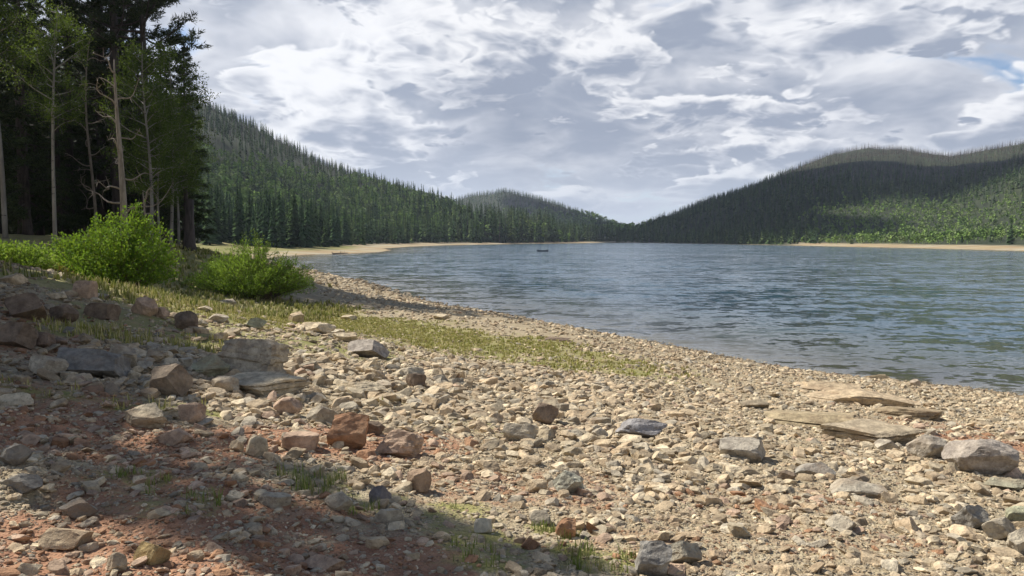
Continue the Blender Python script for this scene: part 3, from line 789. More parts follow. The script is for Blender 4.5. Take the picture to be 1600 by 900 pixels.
DT2 = bare_tree('dead_tree', 52, 3.2, .05, 6, 1.2)
plant(DT2, 228, 30, 1.4, 1, 'small bare dead sapling leaning behind the big round bush')
DT3 = bare_tree('dead_tree', 53, 10, .07, 16, 1.5, .15)
plant(DT3, 152, 40, 2.4, 1, 'taller brown dead tree with many bare twigs behind the pale one')
# the stump-like trunk at the edge
T = MB(); T.tube([(0, 0, -.3), (0, 0, .3), (.02, 0, 1.2), (.05, .02, 2.4)], [.42, .27, .21, .17], 12)
st = T.build('tree_stump', M_BARK, None, True); X = (297-800)/F*38; st.location = (X, 38, gz1(X, 38)); tag(st, 'broad dark broken trunk at the right end of the near stand', 'tree stump')

# trees outside the frame whose shade lies across the beach
def shade_tree(src, tipx, tipy, h, lab, rz, wide=1.35):
    o = copy_tree(src); H0 = {PN1.name: 20, SP1.name: 15, SP2.name: 18, PN2.name: 17}[src.name]; k = 1/math.tan(SUN_EL)
    h += 1.5; X, Y = tipx-.865*k*h, tipy+.502*k*h; o.location = (X, Y, gz1(X, Y)-.1); o.rotation_euler.z = rz; s = h/H0; o.scale = (s*wide, s*wide, s); tag(o, lab, 'tree', 'spruces on the bank beside the beach')
    return o
a_ = at(700, 850); shade_tree(SP1, a_[0]+.25, a_[1]-.42, 11.5, 'spruce on the bank shading the near left of the beach', 0, 1.0)
a_ = at(560, 870); shade_tree(SP2, a_[0], a_[1]-.3, 10, 'spruce on the bank shading the near left of the beach', 1, .9)
a_ = at(290, 590); shade_tree(SP1, a_[0], a_[1], 9.5, 'spruce on the bank shading the stony slope', 2)
a_ = at(250, 560); shade_tree(SP2, a_[0], a_[1]+.5, 10, 'spruce on the bank shading the stony slope', 3)
a_ = at(300, 520); shade_tree(SP1, a_[0], a_[1], 11, 'spruce on the bank shading the stony slope', 4)
a_ = at(160, 590); shade_tree(SP2, a_[0], a_[1], 9, 'spruce on the bank shading the stony slope', 1.3, 1.6)
for (px_, py_, h_) in ((60, 565, 10), (110, 520, 10.5), (210, 545, 11), (30, 610, 9)):
    a_ = at(px_, py_); shade_tree(SP1, a_[0], a_[1], h_, 'spruce on the bank shading the stony slope', px_*.1, 1.6)
a_ = at(235, 555); shade_tree(SP1, a_[0], a_[1], 12.5, 'spruce on the bank shading the stony slope', .3, 1.4)

# ================================================================== BUSHES
def bush(name, seed, RX, RY, Ht, nst, per, ln, wd, pal, upright=.5, lab='', cat='bush', frac=.25, spread=.06):
    rng = np.random.default_rng(seed); root = empty(name, (0, 0, 0)); S = MB(); P = []; D = []
    for i in range(nst):
        a = rng.uniform(0, 6.28); r = math.sqrt(rng.uniform(0, 1)); ex, ey = math.cos(a)*r*RX, math.sin(a)*r*RY
        lump = .52+.85*float(fbm2(np.array([ex*.9+seed]), np.array([ey*.9]))[0]); ez = Ht*math.sqrt(max(.04, 1-r*r*.88))*rng.uniform(.5, 1.12)*lump
        b0 = np.array([ex*.35, ey*.35, 0]); mid = np.array([ex*(.55+.2*upright*-1+.25), ey*(.8-.2*upright), ez*.6]); e = np.array([ex, ey, ez])
        t = np.linspace(0, 1, 6)[:, None]; pth = (1-t)**2*b0+2*t*(1-t)*mid+t*t*e
        S.tube(pth, np.linspace(.011, .004, 6), 3)
        for k in range(per):
            f = frac+(1-frac)*rng.uniform(0, 1)**.8; p = np.array([np.interp(f*5, np.arange(6), pth[:, c]) for c in range(3)]); d = (e-mid); d = d/(np.linalg.norm(d)+1e-9); P.append(p); D.append(d*upright+np.array([0, 0, .3]))
    S.build('stems', M_TWIG, root)
    V, Fc, C = leaves(np.array(P), np.array(D), 3, ln, wd, rng, pal, spread=spread, bias=.8)
    V[:, 2] = np.maximum(V[:, 2], .02)
    link('leaves', make_mesh('leaves', V, Fc, M_BUSH, C), root)
    return root
BG = [(.12, .23, .02), (.16, .28, .028), (.085, .17, .016), (.21, .30, .03)]
BW = [(.20, .31, .035), (.25, .37, .05), (.15, .25, .03), (.30, .39, .09)]
o = bush('bush', 61, 2.05, 1.7, 2.45, 430, 22, .085, .026, BG); plant(o, 175, 23.5, 0, 1, 'big round bright green bush, tallest of the three on the bank', 'bush', dz=-.05)
o = bush('bush', 62, 2.45, 1.5, 2.15, 520, 18, .12, .014, BW, 1.0); plant(o, 392, 29.5, 0, 1, 'long low willow bush with narrow leaves nearest the lake', 'bush', dz=-.05)
o = bush('bush', 63, 1.15, 1.0, 1.0, 170, 16, .075, .024, BW); plant(o, 15, 19.5, 0, 1, 'small olive green bush beside the big one on the stony bank', 'bush', dz=-.05)
RB = [(.20, .09, .03), (.14, .08, .03), (.10, .12, .03)]
o = bush('shrub', 64, .45, .4, .62, 60, 12, .07, .02, RB); plant(o, 78, 20.5, 0, 1, 'low rusty brown shrub between the small and the big bush', 'shrub', dz=-.05)

# ================================================================== GRASS
def grass_patch(N, px0, px1, py0, py1, zs, hmin, hmax, rng, blades=7, wd=.005, pal=None, thr=.35):
    """tufts where the ground's grass zones are"""
    A = [at(px0, py0), at(px1, py0), at(px0, py1), at(px1, py1)]
    x0, x1 = min(a[0] for a in A), max(a[0] for a in A); y0, y1 = min(a[1] for a in A), max(a[1] for a in A)
    x = rng.uniform(x0, x1, N); y = rng.uniform(y0, y1, N); m = zmask(x, y, zs); k = m*(.35+1.25*fbm2(x*1.6, y*1.6, 4)) > thr+rng.uniform(0, .55, N)
    x, y = x[k], y[k]; z, s = terrain(x, y, True); k = s > .8; x, y, z = x[k], y[k], z[k]
    P = np.repeat(np.stack([x, y, z], -1), blades, 0); n = len(P); P[:, :2] += rng.normal(size=(n, 2))*.02
    h = rng.uniform(hmin, hmax, n)[:, None]*np.repeat(.6+.8*fbm2(x*1.5, y*1.5), blades)[:, None]
    a = rng.uniform(0, 6.28, n); out = np.stack([np.cos(a), np.sin(a), np.zeros(n)], -1); w = np.stack([-np.sin(a), np.cos(a), np.zeros(n)], -1)*(wd*np.maximum(1, np.hypot(P[:, 0], P[:, 1])/7))[:, None]
    b = rng.uniform(.05, .6, n)[:, None]
    mid = P+out*h*b*.35+[0, 0, 1]*h*.6; tip = P+out*h*b+[0, 0, 1]*h*(1-.3*b)
    V = np.stack([P-w, P+w, mid+w*.7, mid-w*.7, tip], 1).reshape(-1, 3); i = np.arange(n)[:, None]*5
    Fc = np.concatenate([i+[0, 1, 2], i+[0, 2, 3], i+[3, 2, 4]], 0)
    pal = pal or [(.33, .31, .09), (.42, .37, .14), (.25, .26, .06), (.50, .43, .22)]
    C = np.repeat(np.array(pal)[rng.integers(0, len(pal), n)]*rng.uniform(.75, 1.25, n)[:, None], 5, 0)
    return V, Fc, C
gr = np.random.default_rng(77); parts = []
parts.append(grass_patch(52000, 60, 1100, 455, 610, GRASS[:5], .025, .075, gr, 6, thr=.32))
parts.append(grass_patch(9000, 0, 520, 430, 500, GRASS[:1]+GRASS[5:7], .08, .24, gr, 8, pal=[(.20, .22, .05), (.28, .28, .08), (.15, .18, .04), (.38, .34, .14), (.46, .40, .22)]))
parts.append(grass_patch(9000, 0, 700, 515, 680, GRASS[7:11]+GRASS[16:], .05, .14, gr, 6, .005))
parts.append(grass_patch(2200, 0, 1000, 740, 895, GRASS[12:], .03, .10, gr, 12, .0028, pal=[(.15, .20, .04), (.21, .25, .06), (.30, .28, .12)]))
n = 0; Vs = []; Fs = []; Cs = []
for V, Fc, C in parts: Vs.append(V); Fs.append(Fc+n); Cs.append(C); n += len(V)
tag(link('grass', make_mesh('grass', np.concatenate(Vs), np.concatenate(Fs), M_GRASS, np.concatenate(Cs))), 'yellow-green grass growing in strips and tufts between the stones', 'grass', kind='stuff')
# ================================================================== STONES
_ico = {}
def ico(sub):
    if sub not in _ico:
        b = bmesh.new(); bmesh.ops.create_icosphere(b, subdivisions=sub, radius=1); b.verts.ensure_lookup_table()
        _ico[sub] = (np.array([v.co[:] for v in b.verts]), np.array([[v.index for v in f.verts] for f in b.faces])); b.free()
    return _ico[sub]
def rock(seed, sub, cuts=11, rough=.05, layers=0, round_=.0):
    rng = np.random.default_rng(seed); V, Fc = ico(sub); V = V.copy()
    q = rng.normal(size=(3, 3)); q, _ = np.linalg.qr(q)
    ns = [q[i]*sg for i in range(3) for sg in (1, -1)]+[v/np.linalg.norm(v) for v in rng.normal(size=(cuts, 3))]
    for i, nn in enumerate(ns):
        o = rng.uniform(.52, .74) if i < 6 else rng.uniform(.68, .92)
        o = o*(1-round_)+.93*round_
        V -= np.maximum(0, V@nn-o)[:, None]*nn
    if layers:
        b = V[:, 2]*layers+rng.uniform(0, 1)+.35*vn3(V*2.0); k = np.floor(b); f = b-k
        off = _hash(k.astype(np.int64), k.astype(np.int64)+seed)
        V[:, :2] *= (1-.16*off-.10*sstep(f, .75, 1)*1.0)[:, None]
    if sub >= 2 and rough: 
        nrm = V/np.linalg.norm(V, axis=1)[:, None]
        V += nrm*((vn3(V*2.6+seed)-.5)*rough*2.2+(vn3(V*6+seed)-.5)*rough+((vn3(V*14+seed)-.5)*rough*.6 if sub > 3 else 0))[:, None]
    lo, hi = V.min(0), V.max(0); V = (V-(lo+hi)/2)/(hi-lo)
    return V, Fc

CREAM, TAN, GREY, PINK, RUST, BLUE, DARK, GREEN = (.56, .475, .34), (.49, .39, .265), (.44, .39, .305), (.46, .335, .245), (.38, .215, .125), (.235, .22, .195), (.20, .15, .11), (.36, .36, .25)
NAME = {CREAM: 'cream', TAN: 'tan', GREY: 'grey', PINK: 'pinkish', RUST: 'rust-red'}

HERO_FOOT = []
def hero(px, py, w, h, col, lab, kind='boulder', seed=None, yaw=0.0, tilt=(0, 0), depth=.62, layers=0, round_=0.0, sink=.12, flat=None, rough=.05, group=None):
    """a stone whose foot is seen at px, py and which looks w by h picture units"""
    seed = seed if seed is not None else int(px*7+py*13)
    x, y, z = at(px, py); D = math.hypot(y*cP, 0)+0*z; u = D/F
    wm = w*u; dm = wm*depth; a = math.atan2(py-HZ, F); hm = max((h*u*1.15-dm*math.sin(a)*.6)/math.cos(a), wm*.2) if flat is None else wm*flat
    V, Fc = rock(seed, 5 if w > 90 else 4, 12, rough, layers, round_)
    V = V*np.array([wm, dm, hm*(1+sink)]); V[:, 2] += hm*(1+sink)/2-hm*sink
    o = link(kind, make_mesh(kind, V, Fc, M_STONE)); o.color = (*col, 1)
    cy, cx = y+dm*.42, x*(1+dm*.42/max(y, 1)); o.location = (cx, cy, min(z, gz1(cx, cy))-.01); o.rotation_euler = (tilt[0], tilt[1], yaw)
    tag(o, lab, 'rock', group); HERO_FOOT.append((cx, cy, wm*.5, dm*.5)); return o

hero(393, 594, 110, 66, GREY, 'pale grey layered outcrop with a humped top in the middle of the beach', layers=5, tilt=(0, .12), sink=.3)
hero(408, 620, 160, 32, CREAM, 'long flat layered slab in front of the humped grey outcrop', 'flat_rock', layers=3, sink=.3)
hero(352, 612, 44, 24, GREY, 'rounded grey stone at the left foot of the layered outcrop', round_=.5)
hero(330, 590, 60, 34, GREEN, 'mossy low rock on the shaded side of the layered outcrop', layers=3)
hero(574, 560, 66, 30, (.36, .32, .28), 'tilted grey-pink slab at the edge of the yellow grass strip', 'flat_rock', tilt=(-.1, .12), depth=.9)
hero(497, 521, 56, 20, CREAM, 'pale flat-topped block with a dark front beside the grass strip', depth=.8)
hero(467, 505, 30, 18, TAN, 'small tan stone leaning left of the pale flat-topped block', tilt=(0, -.5))
hero(540, 535, 40, 15, CREAM, 'low cream stone right of the flat-topped block near the grass')
hero(560, 619, 92, 24, CREAM, 'broad pale ledge with a brown undercut front in mid beach', 'flat_rock', layers=3, sink=.25, depth=.7)
hero(640, 590, 50, 18, GREY, 'low grey slab behind the undercut pale ledge', 'flat_rock')
hero(650, 606, 34, 22, DARK, 'dark brown stone right of the undercut pale ledge')
hero(545, 702, 66, 54, RUST, 'big rust-red boulder with a dark shaded face in the red dirt', depth=.7, rough=.08)
hero(626, 716, 76, 44, PINK, 'pinkish crumbly boulder right of the big rust-red one', rough=.12, round_=.3)
hero(585, 680, 34, 22, DARK, 'dark stone wedged behind the big rust-red boulder')
hero(505, 662, 52, 30, GREY, 'grey blocky stone above the red dirt')
hero(450, 650, 46, 28, PINK, 'pinkish stone on the upper rim of the red dirt')
hero(300, 662, 42, 32, PINK, 'ochre-capped reddish stone on the left rim of the red dirt')
hero(402, 715, 38, 34, CREAM, 'cream rounded stone lying in the red dirt', round_=.5)
hero(370, 706, 24, 20, TAN, 'small tan stone just left of the cream rounded one')
hero(470, 704, 62, 30, PINK, 'flat pinkish stone in the middle of the red dirt')
hero(228, 672, 78, 40, CREAM, 'broad pale slab at the upper edge of the deep shade', 'flat_rock', layers=2)
hero(270, 695, 60, 26, PINK, 'low reddish rock below the broad pale slab')
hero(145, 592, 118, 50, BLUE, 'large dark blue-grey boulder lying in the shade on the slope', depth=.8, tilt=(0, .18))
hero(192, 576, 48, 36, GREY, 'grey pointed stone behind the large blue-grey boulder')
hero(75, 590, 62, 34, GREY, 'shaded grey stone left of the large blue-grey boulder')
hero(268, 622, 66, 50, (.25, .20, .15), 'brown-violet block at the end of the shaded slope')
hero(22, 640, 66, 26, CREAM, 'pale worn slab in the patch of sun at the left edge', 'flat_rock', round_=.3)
hero(292, 518, 38, 30, DARK, 'round dark brown boulder on the bank above the shade', round_=.6)
hero(312, 510, 26, 12, CREAM, 'flat yellowish stone touching the round dark boulder')
hero(226, 494, 42, 28, PINK, 'reddish stone with a pale top on the grassy bank', round_=.2)
hero(250, 496, 30, 16, PINK, 'low pinkish stone right of the pale-topped one')
hero(133, 466, 34, 26, PINK, 'red and cream stone below the big round bush')
hero(90, 468, 28, 12, CREAM, 'small pale stone on the bank below the small olive bush')
hero(160, 468, 26, 10, GREY, 'little flat stone right of the red and cream one')
hero(320, 487, 26, 9, CREAM, 'thin pale stone in the grass in front of the willow bush')
hero(358, 482, 30, 14, GREY, 'grey stone in the grass below the willow bush')
hero(340, 505, 36, 14, GREY, 'low grey stone half sunk in the bank grass')
hero(400, 515, 36, 18, GREEN, 'mossy stone on the grass left of the flat-topped block')
hero(20, 446, 42, 18, TAN, 'tan block on the skyline of the stony bank')
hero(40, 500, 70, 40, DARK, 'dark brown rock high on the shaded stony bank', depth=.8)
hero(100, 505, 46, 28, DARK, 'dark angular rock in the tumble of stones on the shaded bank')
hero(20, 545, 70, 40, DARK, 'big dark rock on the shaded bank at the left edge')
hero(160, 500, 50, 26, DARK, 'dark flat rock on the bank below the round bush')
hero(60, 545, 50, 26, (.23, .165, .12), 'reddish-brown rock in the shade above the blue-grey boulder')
hero(103, 861, 78, 42, TAN, 'tan boulder at the lower edge of the deep shade', depth=.75)
hero(243, 884, 58, 42, (.36, .27, .13), 'ochre-yellow tilted slab in the near red gravel', tilt=(0, -.35))
hero(183, 896, 34, 32, CREAM, 'cream block beside the ochre-yellow slab', round_=.2)
hero(222, 874, 24, 20, GREY, 'small grey stone behind the ochre-yellow slab', round_=.4)
hero(306, 878, 30, 18, TAN, 'tan stone right of the ochre-yellow slab', round_=.3)
hero(45, 900, 44, 24, CREAM, 'cream stone in the nearest left corner of gravel')
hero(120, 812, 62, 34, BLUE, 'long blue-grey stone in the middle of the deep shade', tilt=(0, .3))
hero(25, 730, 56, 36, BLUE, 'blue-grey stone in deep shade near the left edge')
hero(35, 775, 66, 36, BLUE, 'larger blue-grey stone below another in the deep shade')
hero(365, 785, 34, 20, GREY, 'grey stone in the deep shade among small plants')
hero(430, 795, 54, 26, GREY, 'flat grey-green stone near the right of the deep shade')
hero(530, 800, 46, 30, GREY, 'rounded grey-green stone in the tip of the shade', round_=.4)
hero(594, 790, 36, 32, (.24, .22, .22), 'dark grey angular stone at the tip of the shade')
hero(608, 818, 46, 24, GREY, 'slate grey flat stone below the dark angular one')
hero(655, 770, 40, 36, (.36, .26, .18), 'brown pyramid-shaped stone standing on the gravel', seed=913, depth=.8)
hero(755, 834, 30, 26, (.55, .51, .42), 'small bright white angular stone beside a tuft of grass')
hero(690, 846, 30, 16, CREAM, 'pale oval stone left of the tuft of grass', round_=.5)
hero(884, 842, 34, 32, RUST, 'crumbly rust-brown stone beside a small plant', rough=.1)
hero(852, 664, 44, 34, (.25, .19, .14), 'brown wedge of rock with a flat top on the pale rubble', seed=515)
hero(813, 690, 58, 30, GREY, 'pale grey rock front and centre of the rubble field', rough=.08)
hero(888, 772, 52, 36, (.38, .37, .30), 'pale greenish rock with a bluish foot in mid gravel', rough=.08)
hero(838, 770, 36, 22, TAN, 'tan flat-faced stone left of the pale greenish rock')
hero(1002, 686, 84, 32, (.30, .29, .295), 'blue-grey boulder with a dark crack across it', layers=2, depth=.55)
hero(1158, 720, 88, 40, (.40, .36, .30), 'flat-topped pale boulder with a dark right face', seed=77, depth=.75, tilt=(0, .1))
hero(1178, 638, 46, 15, (.30, .25, .18), 'small square-edged block behind the flat-topped boulder')
hero(1292, 612, 110, 14, TAN, 'upper left end of the long thin ledge by the water', 'flat_rock', layers=2, flat=.13, sink=.25, yaw=-.25)
hero(1345, 634, 175, 26, TAN, 'middle plate of the long thin ledge by the water', 'flat_rock', layers=2, flat=.13, sink=.3, yaw=-.35, depth=.4)
hero(1415, 652, 110, 26, (.33, .26, .17), 'right-hand end of the long thin ledge by the water', 'flat_rock', layers=2, flat=.15, sink=.3, yaw=-.3, depth=.4)
hero(1275, 670, 165, 36, (.38, .31, .20), 'left half of the broad sunlit slab with a mossy front', 'flat_rock', layers=2, flat=.15, sink=.3, yaw=-.3)
hero(1362, 694, 165, 42, (.42, .35, .25), 'right half of the broad sunlit slab with a dark undercut', 'flat_rock', layers=2, flat=.17, sink=.3, yaw=-.35, depth=.6)
hero(1385, 706, 40, 22, (.46, .41, .33), 'small whitish broken stone under the broad sunlit slab')
hero(1530, 742, 112, 60, (.38, .335, .29), 'big rounded pinkish-grey boulder near the right edge', round_=.35, depth=.75, rough=.05)
hero(1450, 716, 66, 36, (.40, .36, .30), 'low pale boulder joined to the left of the big rounded one', round_=.4)
hero(1570, 768, 80, 22, (.36, .34, .25), 'flat mossy-edged slab in front of the big rounded boulder', 'flat_rock', layers=2)
hero(1268, 744, 72, 24, (.34, .325, .29), 'worn bluish bedrock patch level with the gravel', 'flat_rock', sink=.7, round_=.3)
hero(1335, 775, 100, 26, (.41, .37, .30), 'pale worn bedrock patch below the bluish one', 'flat_rock', sink=.7, round_=.3)
hero(1230, 752, 32, 18, (.24, .18, .13), 'small dark brown stone left of the worn bedrock')
hero(1560, 845, 54, 36, GREY, 'squarish pale block among the rocks at the lower right')
hero(1596, 868, 50, 40, GREY, 'pale block cut off by the right edge of the view')
hero(1515, 830, 62, 42, (.33, .31, .27), 'grey hollowed rock left of the squarish pale block', rough=.1)
hero(1590, 820, 44, 28, GREEN, 'greenish grey rock above the squarish pale block')
hero(1020, 902, 62, 56, (.30, .285, .26), 'grey craggy boulder in the gravel at the front', rough=.08, depth=.8)
hero(1068, 885, 60, 40, (.34, .32, .26), 'lower mossy grey boulder right of the craggy one', rough=.08)
hero(505, 892, 72, 30, PINK, 'flat pinkish slab in the near gravel right of the shade', 'flat_rock')
hero(590, 858, 40, 20, TAN, 'tan stone below the tip of the shade')
hero(1430, 604, 18, 12, (.50, .42, .33), 'small pale stone standing at the water edge')
hero(1375, 592, 44, 9, (.30, .24, .15), 'low brown rock half in the water', sink=.5)
hero(865, 532, 60, 8, DARK, 'thin dark rock ledge near the waterline in mid distance', 'flat_rock', flat=.08)
hero(545, 500, 26, 8, CREAM, 'small cream stone on the grass strip below its shade')
hero(690, 500, 26, 9, CREAM, 'pale stone at the far end of the shaded grass strip')

# --- loose stones: thousands; the ones that show largest are objects, the rest one mass
def sample_stones(n, r0, r1, k_min, rng, smin=.015, pw=1.9):
    r = np.sqrt(rng.uniform(r0**2, r1**2, n)) if r1 < 7 else r0*(r1/r0)**rng.uniform(0, 1, n)
    a = rng.uniform(-math.radians(35.5), math.radians(35.5), n); x, y = r*np.sin(a), r*np.cos(a)
    s0 = np.maximum(smin, r*k_min); size = s0*(1-rng.uniform(0, 1, n))**(-1/pw); size = np.minimum(size, np.maximum(.15, s0*2.6)*rng.uniform(.5, 1.0, n)**1.3)
    return x, y, size
sr = np.random.default_rng(99)
S1 = sample_stones(30000, 3.0, 6.5, .0024, sr); S2 = sample_stones(46000, 6.5, 22, .0027, sr); S3 = sample_stones(20000, 22, 95, .0034, sr, .08, 2.4)
n4 = 3000; S4 = (sr.uniform(-4.8, 2.0, n4), sr.uniform(5.4, 14.5, n4), .07+.15*sr.uniform(0, 1, n4)**1.8)
n5 = 2600; S5 = (sr.uniform(-1, 10, n5), sr.uniform(4.5, 20, n5), .06+.16*sr.uniform(0, 1, n5)**2.2)
n6 = 130; ga = at(330, 600); gb = at(720, 640); S6 = (sr.uniform(ga[0], gb[0], n6), sr.uniform(gb[1]-1, ga[1]+3.5, n6), sr.uniform(.14, .32, n6))
n7 = 620; S7 = (sr.uniform(-9.5, -3.4, n7), sr.uniform(6.5, 17, n7), .09+.22*sr.uniform(0, 1, n7)**1.7)
x, y, size = (np.concatenate(q) for q in zip(S1, S2, S3, S4, S5, S6, S7))
z, s = terrain(x, y, True); gm = zmask(x, y, GRASS); dm = zmask(x, y, DIRT); r = np.hypot(x, y)
bank = sstep(-x-.62*y+2.8, 0, 2)
k = (s > -.35-.02*r) & (r < 100) & ~((r > 60) & (s > 9))
k &= ~((-x-.30*y > 2.5) & (y > 21))                         # none in the wood
k &= ~(((x+12.0)**2/6+(y-24.5)**2/4) < 1) & ~(((x+9.6)**2/7+(y-30.5)**2/4) < 1)
k &= sr.uniform(0, 1, len(x)) > gm*np.where(r > 14, .92, .8)
k &= sr.uniform(0, 1, len(x)) < .42+.9*fbm2(x*.8+4, y*.8, 3)+.25*bank-.25*dm
for (hx, hy, a, b) in HERO_FOOT: k &= ~(((x-hx)/(a*.85))**2+((y-hy)/(b*.85))**2 < 1)
x, y, z, size, gm, dm, s, r = (q[k] for q in (x, y, z, size, gm, dm, s, r))
size = size*(1-.25*dm)*np.where(gm > .5, .85, 1)
dn = np.clip(dm+(fbm2(x*2.3, y*2.3, 3)-.5)*.9, 0, 1)
u = sr.uniform(0, 1, len(x)); ci = np.where(u < dn*.62, np.where(sr.uniform(0, 1, len(x)) < .55, 3, 4), np.where(u > .86, 2, np.where(sr.uniform(0, 1, len(x)) < .48, 0, 1)))
ci = np.where((ci == 4) & (dm < .3), 1, ci); brown = sstep(-x-.62*y+1.6, 0, 1.5)*sstep(y, 6, 7.5)*(y < 20)  # darkens stones on the shaded bank: its shade put into their colour
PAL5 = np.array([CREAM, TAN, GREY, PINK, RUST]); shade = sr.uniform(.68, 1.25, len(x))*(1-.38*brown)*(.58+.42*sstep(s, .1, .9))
sx = size*sr.uniform(.8, 1.2, len(x)); sy = size*sr.uniform(.6, .95, len(x)); sz = size*sr.uniform(.32, .68, len(x)); rz = sr.uniform(0, 6.28, len(x)); tx, ty = sr.normal(0, .22, (2, len(x)))
app = size/r; order = np.argsort(-app)
big = order[:222]; rest = order[222:]
RM = [make_mesh('stone', *rock(200+i, 4, 8, .07, layers=[0, 3, 0][i % 3], round_=[0, 0, .15][i % 3]), M_STONE) for i in range(14)]
PL = [( -9, 'on the stony bank at the left'), (0, '')]
def where_(i):
    if s[i] < 3.2: return 'near the waterline'
    if -x[i]-.62*y[i]+2.8 > .2: return 'on the stony bank at the left'
    if dm[i] > .5: return 'on the red dirt'
    if gm[i] > .4: return 'among the grass'
    if r[i] > 12: return 'in the far part of the rubble beach'
    if r[i] > 7: return 'in the middle of the rubble beach'
    return 'in the near gravel'
names5 = ['cream', 'tan', 'grey', 'pinkish', 'rust-red']
for i in big:
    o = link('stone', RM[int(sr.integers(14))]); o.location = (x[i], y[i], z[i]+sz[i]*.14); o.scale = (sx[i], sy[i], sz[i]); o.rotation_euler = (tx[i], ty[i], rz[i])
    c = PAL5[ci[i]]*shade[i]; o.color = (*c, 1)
    sh = 'flat' if sz[i] < sx[i]*.42 else 'chunky'; bg = 'large' if size[i] > .2 else 'fist-sized' if size[i] < .11 else 'head-sized'
    w_ = where_(i); tag(o, f'{bg} {sh} {names5[ci[i]]} stone lying loose {w_}', 'rock', f'loose {names5[ci[i]]} stones {w_}')
RP = {3: [rock(300+i, 2, 7, .06) for i in range(10)], 2: [rock(320+i, 1, 6, 0) for i in range(12)], 1: [(lambda V: (V/np.ptp(V, 0), ico(1)[1]))(rock(340+i, 1, 4, 0)[0]) for i in range(3)]}
b0 = np.array([(-.5, -.4, -.3), (.5, -.45, -.3), (.45, .5, -.3), (-.45, .4, -.3), (-.3, -.3, .45), (.28, -.22, .5), (.3, .3, .36), (-.25, .25, .5)])
f0 = np.array([(4, 5, 6), (4, 6, 7), (0, 1, 5), (0, 5, 4), (1, 2, 6), (1, 6, 5), (2, 3, 7), (2, 7, 6), (3, 0, 4), (3, 4, 7)])
RP[1] = [(b0*(1+.25*np.random.default_rng(k).normal(size=b0.shape)), f0) for k in range(12)]
lod = np.where(app[rest] > .016, 3, np.where(app[rest] > .0052, 2, 1))
Vs, Fs, Cs, n = [], [], [], 0
for l in (1, 2, 3):
    pv = sr.integers(0, len(RP[l]), len(rest))
    for v in range(len(RP[l])):
        idx = rest[(lod == l) & (pv == v)]
        if not len(idx): continue
        V, Fc = RP[l][v]; P = V[None]*np.stack([sx[idx], sy[idx], sz[idx]], -1)[:, None]
        # tilt, then turn
        Z = P[..., 2]+P[..., 0]*ty[idx][:, None]+P[..., 1]*tx[idx][:, None]; c, q = np.cos(rz[idx])[:, None], np.sin(rz[idx])[:, None]
        X = P[..., 0]*c-P[..., 1]*q+x[idx][:, None]; Y = P[..., 0]*q+P[..., 1]*c+y[idx][:, None]
        Vs.append(np.stack([X, Y, Z+(z[idx]+sz[idx]*.12)[:, None]], -1).reshape(-1, 3))
        Fs.append((Fc[None]+(np.arange(len(idx))*len(V))[:, None, None]+n).reshape(-1, 3)); n += len(idx)*len(V)
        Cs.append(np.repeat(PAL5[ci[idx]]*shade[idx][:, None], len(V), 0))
tag(link('rubble', make_mesh('rubble', np.concatenate(Vs), np.concatenate(Fs), M_RUBBLE, np.concatenate(Cs))), 'pale angular rubble and gravel covering the lake beach', 'rubble', kind='stuff')
print('stones', len(x), 'tris', sum(len(f) for f in Fs))

# ================================================================== THINGS ON THE WATER AND FAR SHORE
bx, by = plane0(848, 393.0)
M_HULL = plain('boat_hull_paint', (.09, .10, .115), .6); M_COAT = plain('dark_clothing', (.04, .04, .05), .9); M_SEAT = plain('boat_bench_wood', (.16, .12, .08), .8)
boat = empty('rowing_boat', (bx, by, 0), .25)
tag(boat, 'tiny dark rowing boat out on the lake below the middle hill', 'boat')
st = []; L_ = 3.0
for i in range(13):
    t = i/12; w = .62*math.sin(math.pi*(.12+.88*t)**.8 if t < .999 else 0)**.6 if t < 1 else .02
    if i == 0: w = .38
    zt = .32+.12*(2*t-1)**2
    st.append([(t*L_-L_/2, -w, zt), (t*L_-L_/2, -w*.75, .05), (t*L_-L_/2, 0, -.08), (t*L_-L_/2, w*.75, .05), (t*L_-L_/2, w, zt), (t*L_-L_/2, w*.9, zt), (t*L_-L_/2, w*.6, .08), (t*L_-L_/2, 0, -.02), (t*L_-L_/2, -w*.6, .08), (t*L_-L_/2, -w*.9, zt)])
V = np.array(st).reshape(-1, 3); Fq = [(i*10+j, i*10+(j+1) % 10, (i+1)*10+(j+1) % 10, (i+1)*10+j) for i in range(12) for j in range(10)]
link('hull', make_mesh('hull', V, Fq, M_HULL), boat)
for cx in (-.7, .5):
    b = MB(); w = .5
    vv = [(cx+a*.13, c*w, .24+d*.02) for a in (-1, 1) for c in (-1, 1) for d in (-1, 1)]
    b.add(vv, [(0, 1, 3), (0, 3, 2), (4, 6, 7), (4, 7, 5), (0, 4, 5), (0, 5, 1), (2, 3, 7), (2, 7, 6), (0, 2, 6), (0, 6, 4), (1, 5, 7), (1, 7, 3)]); b.build('bench', M_SEAT, boat)
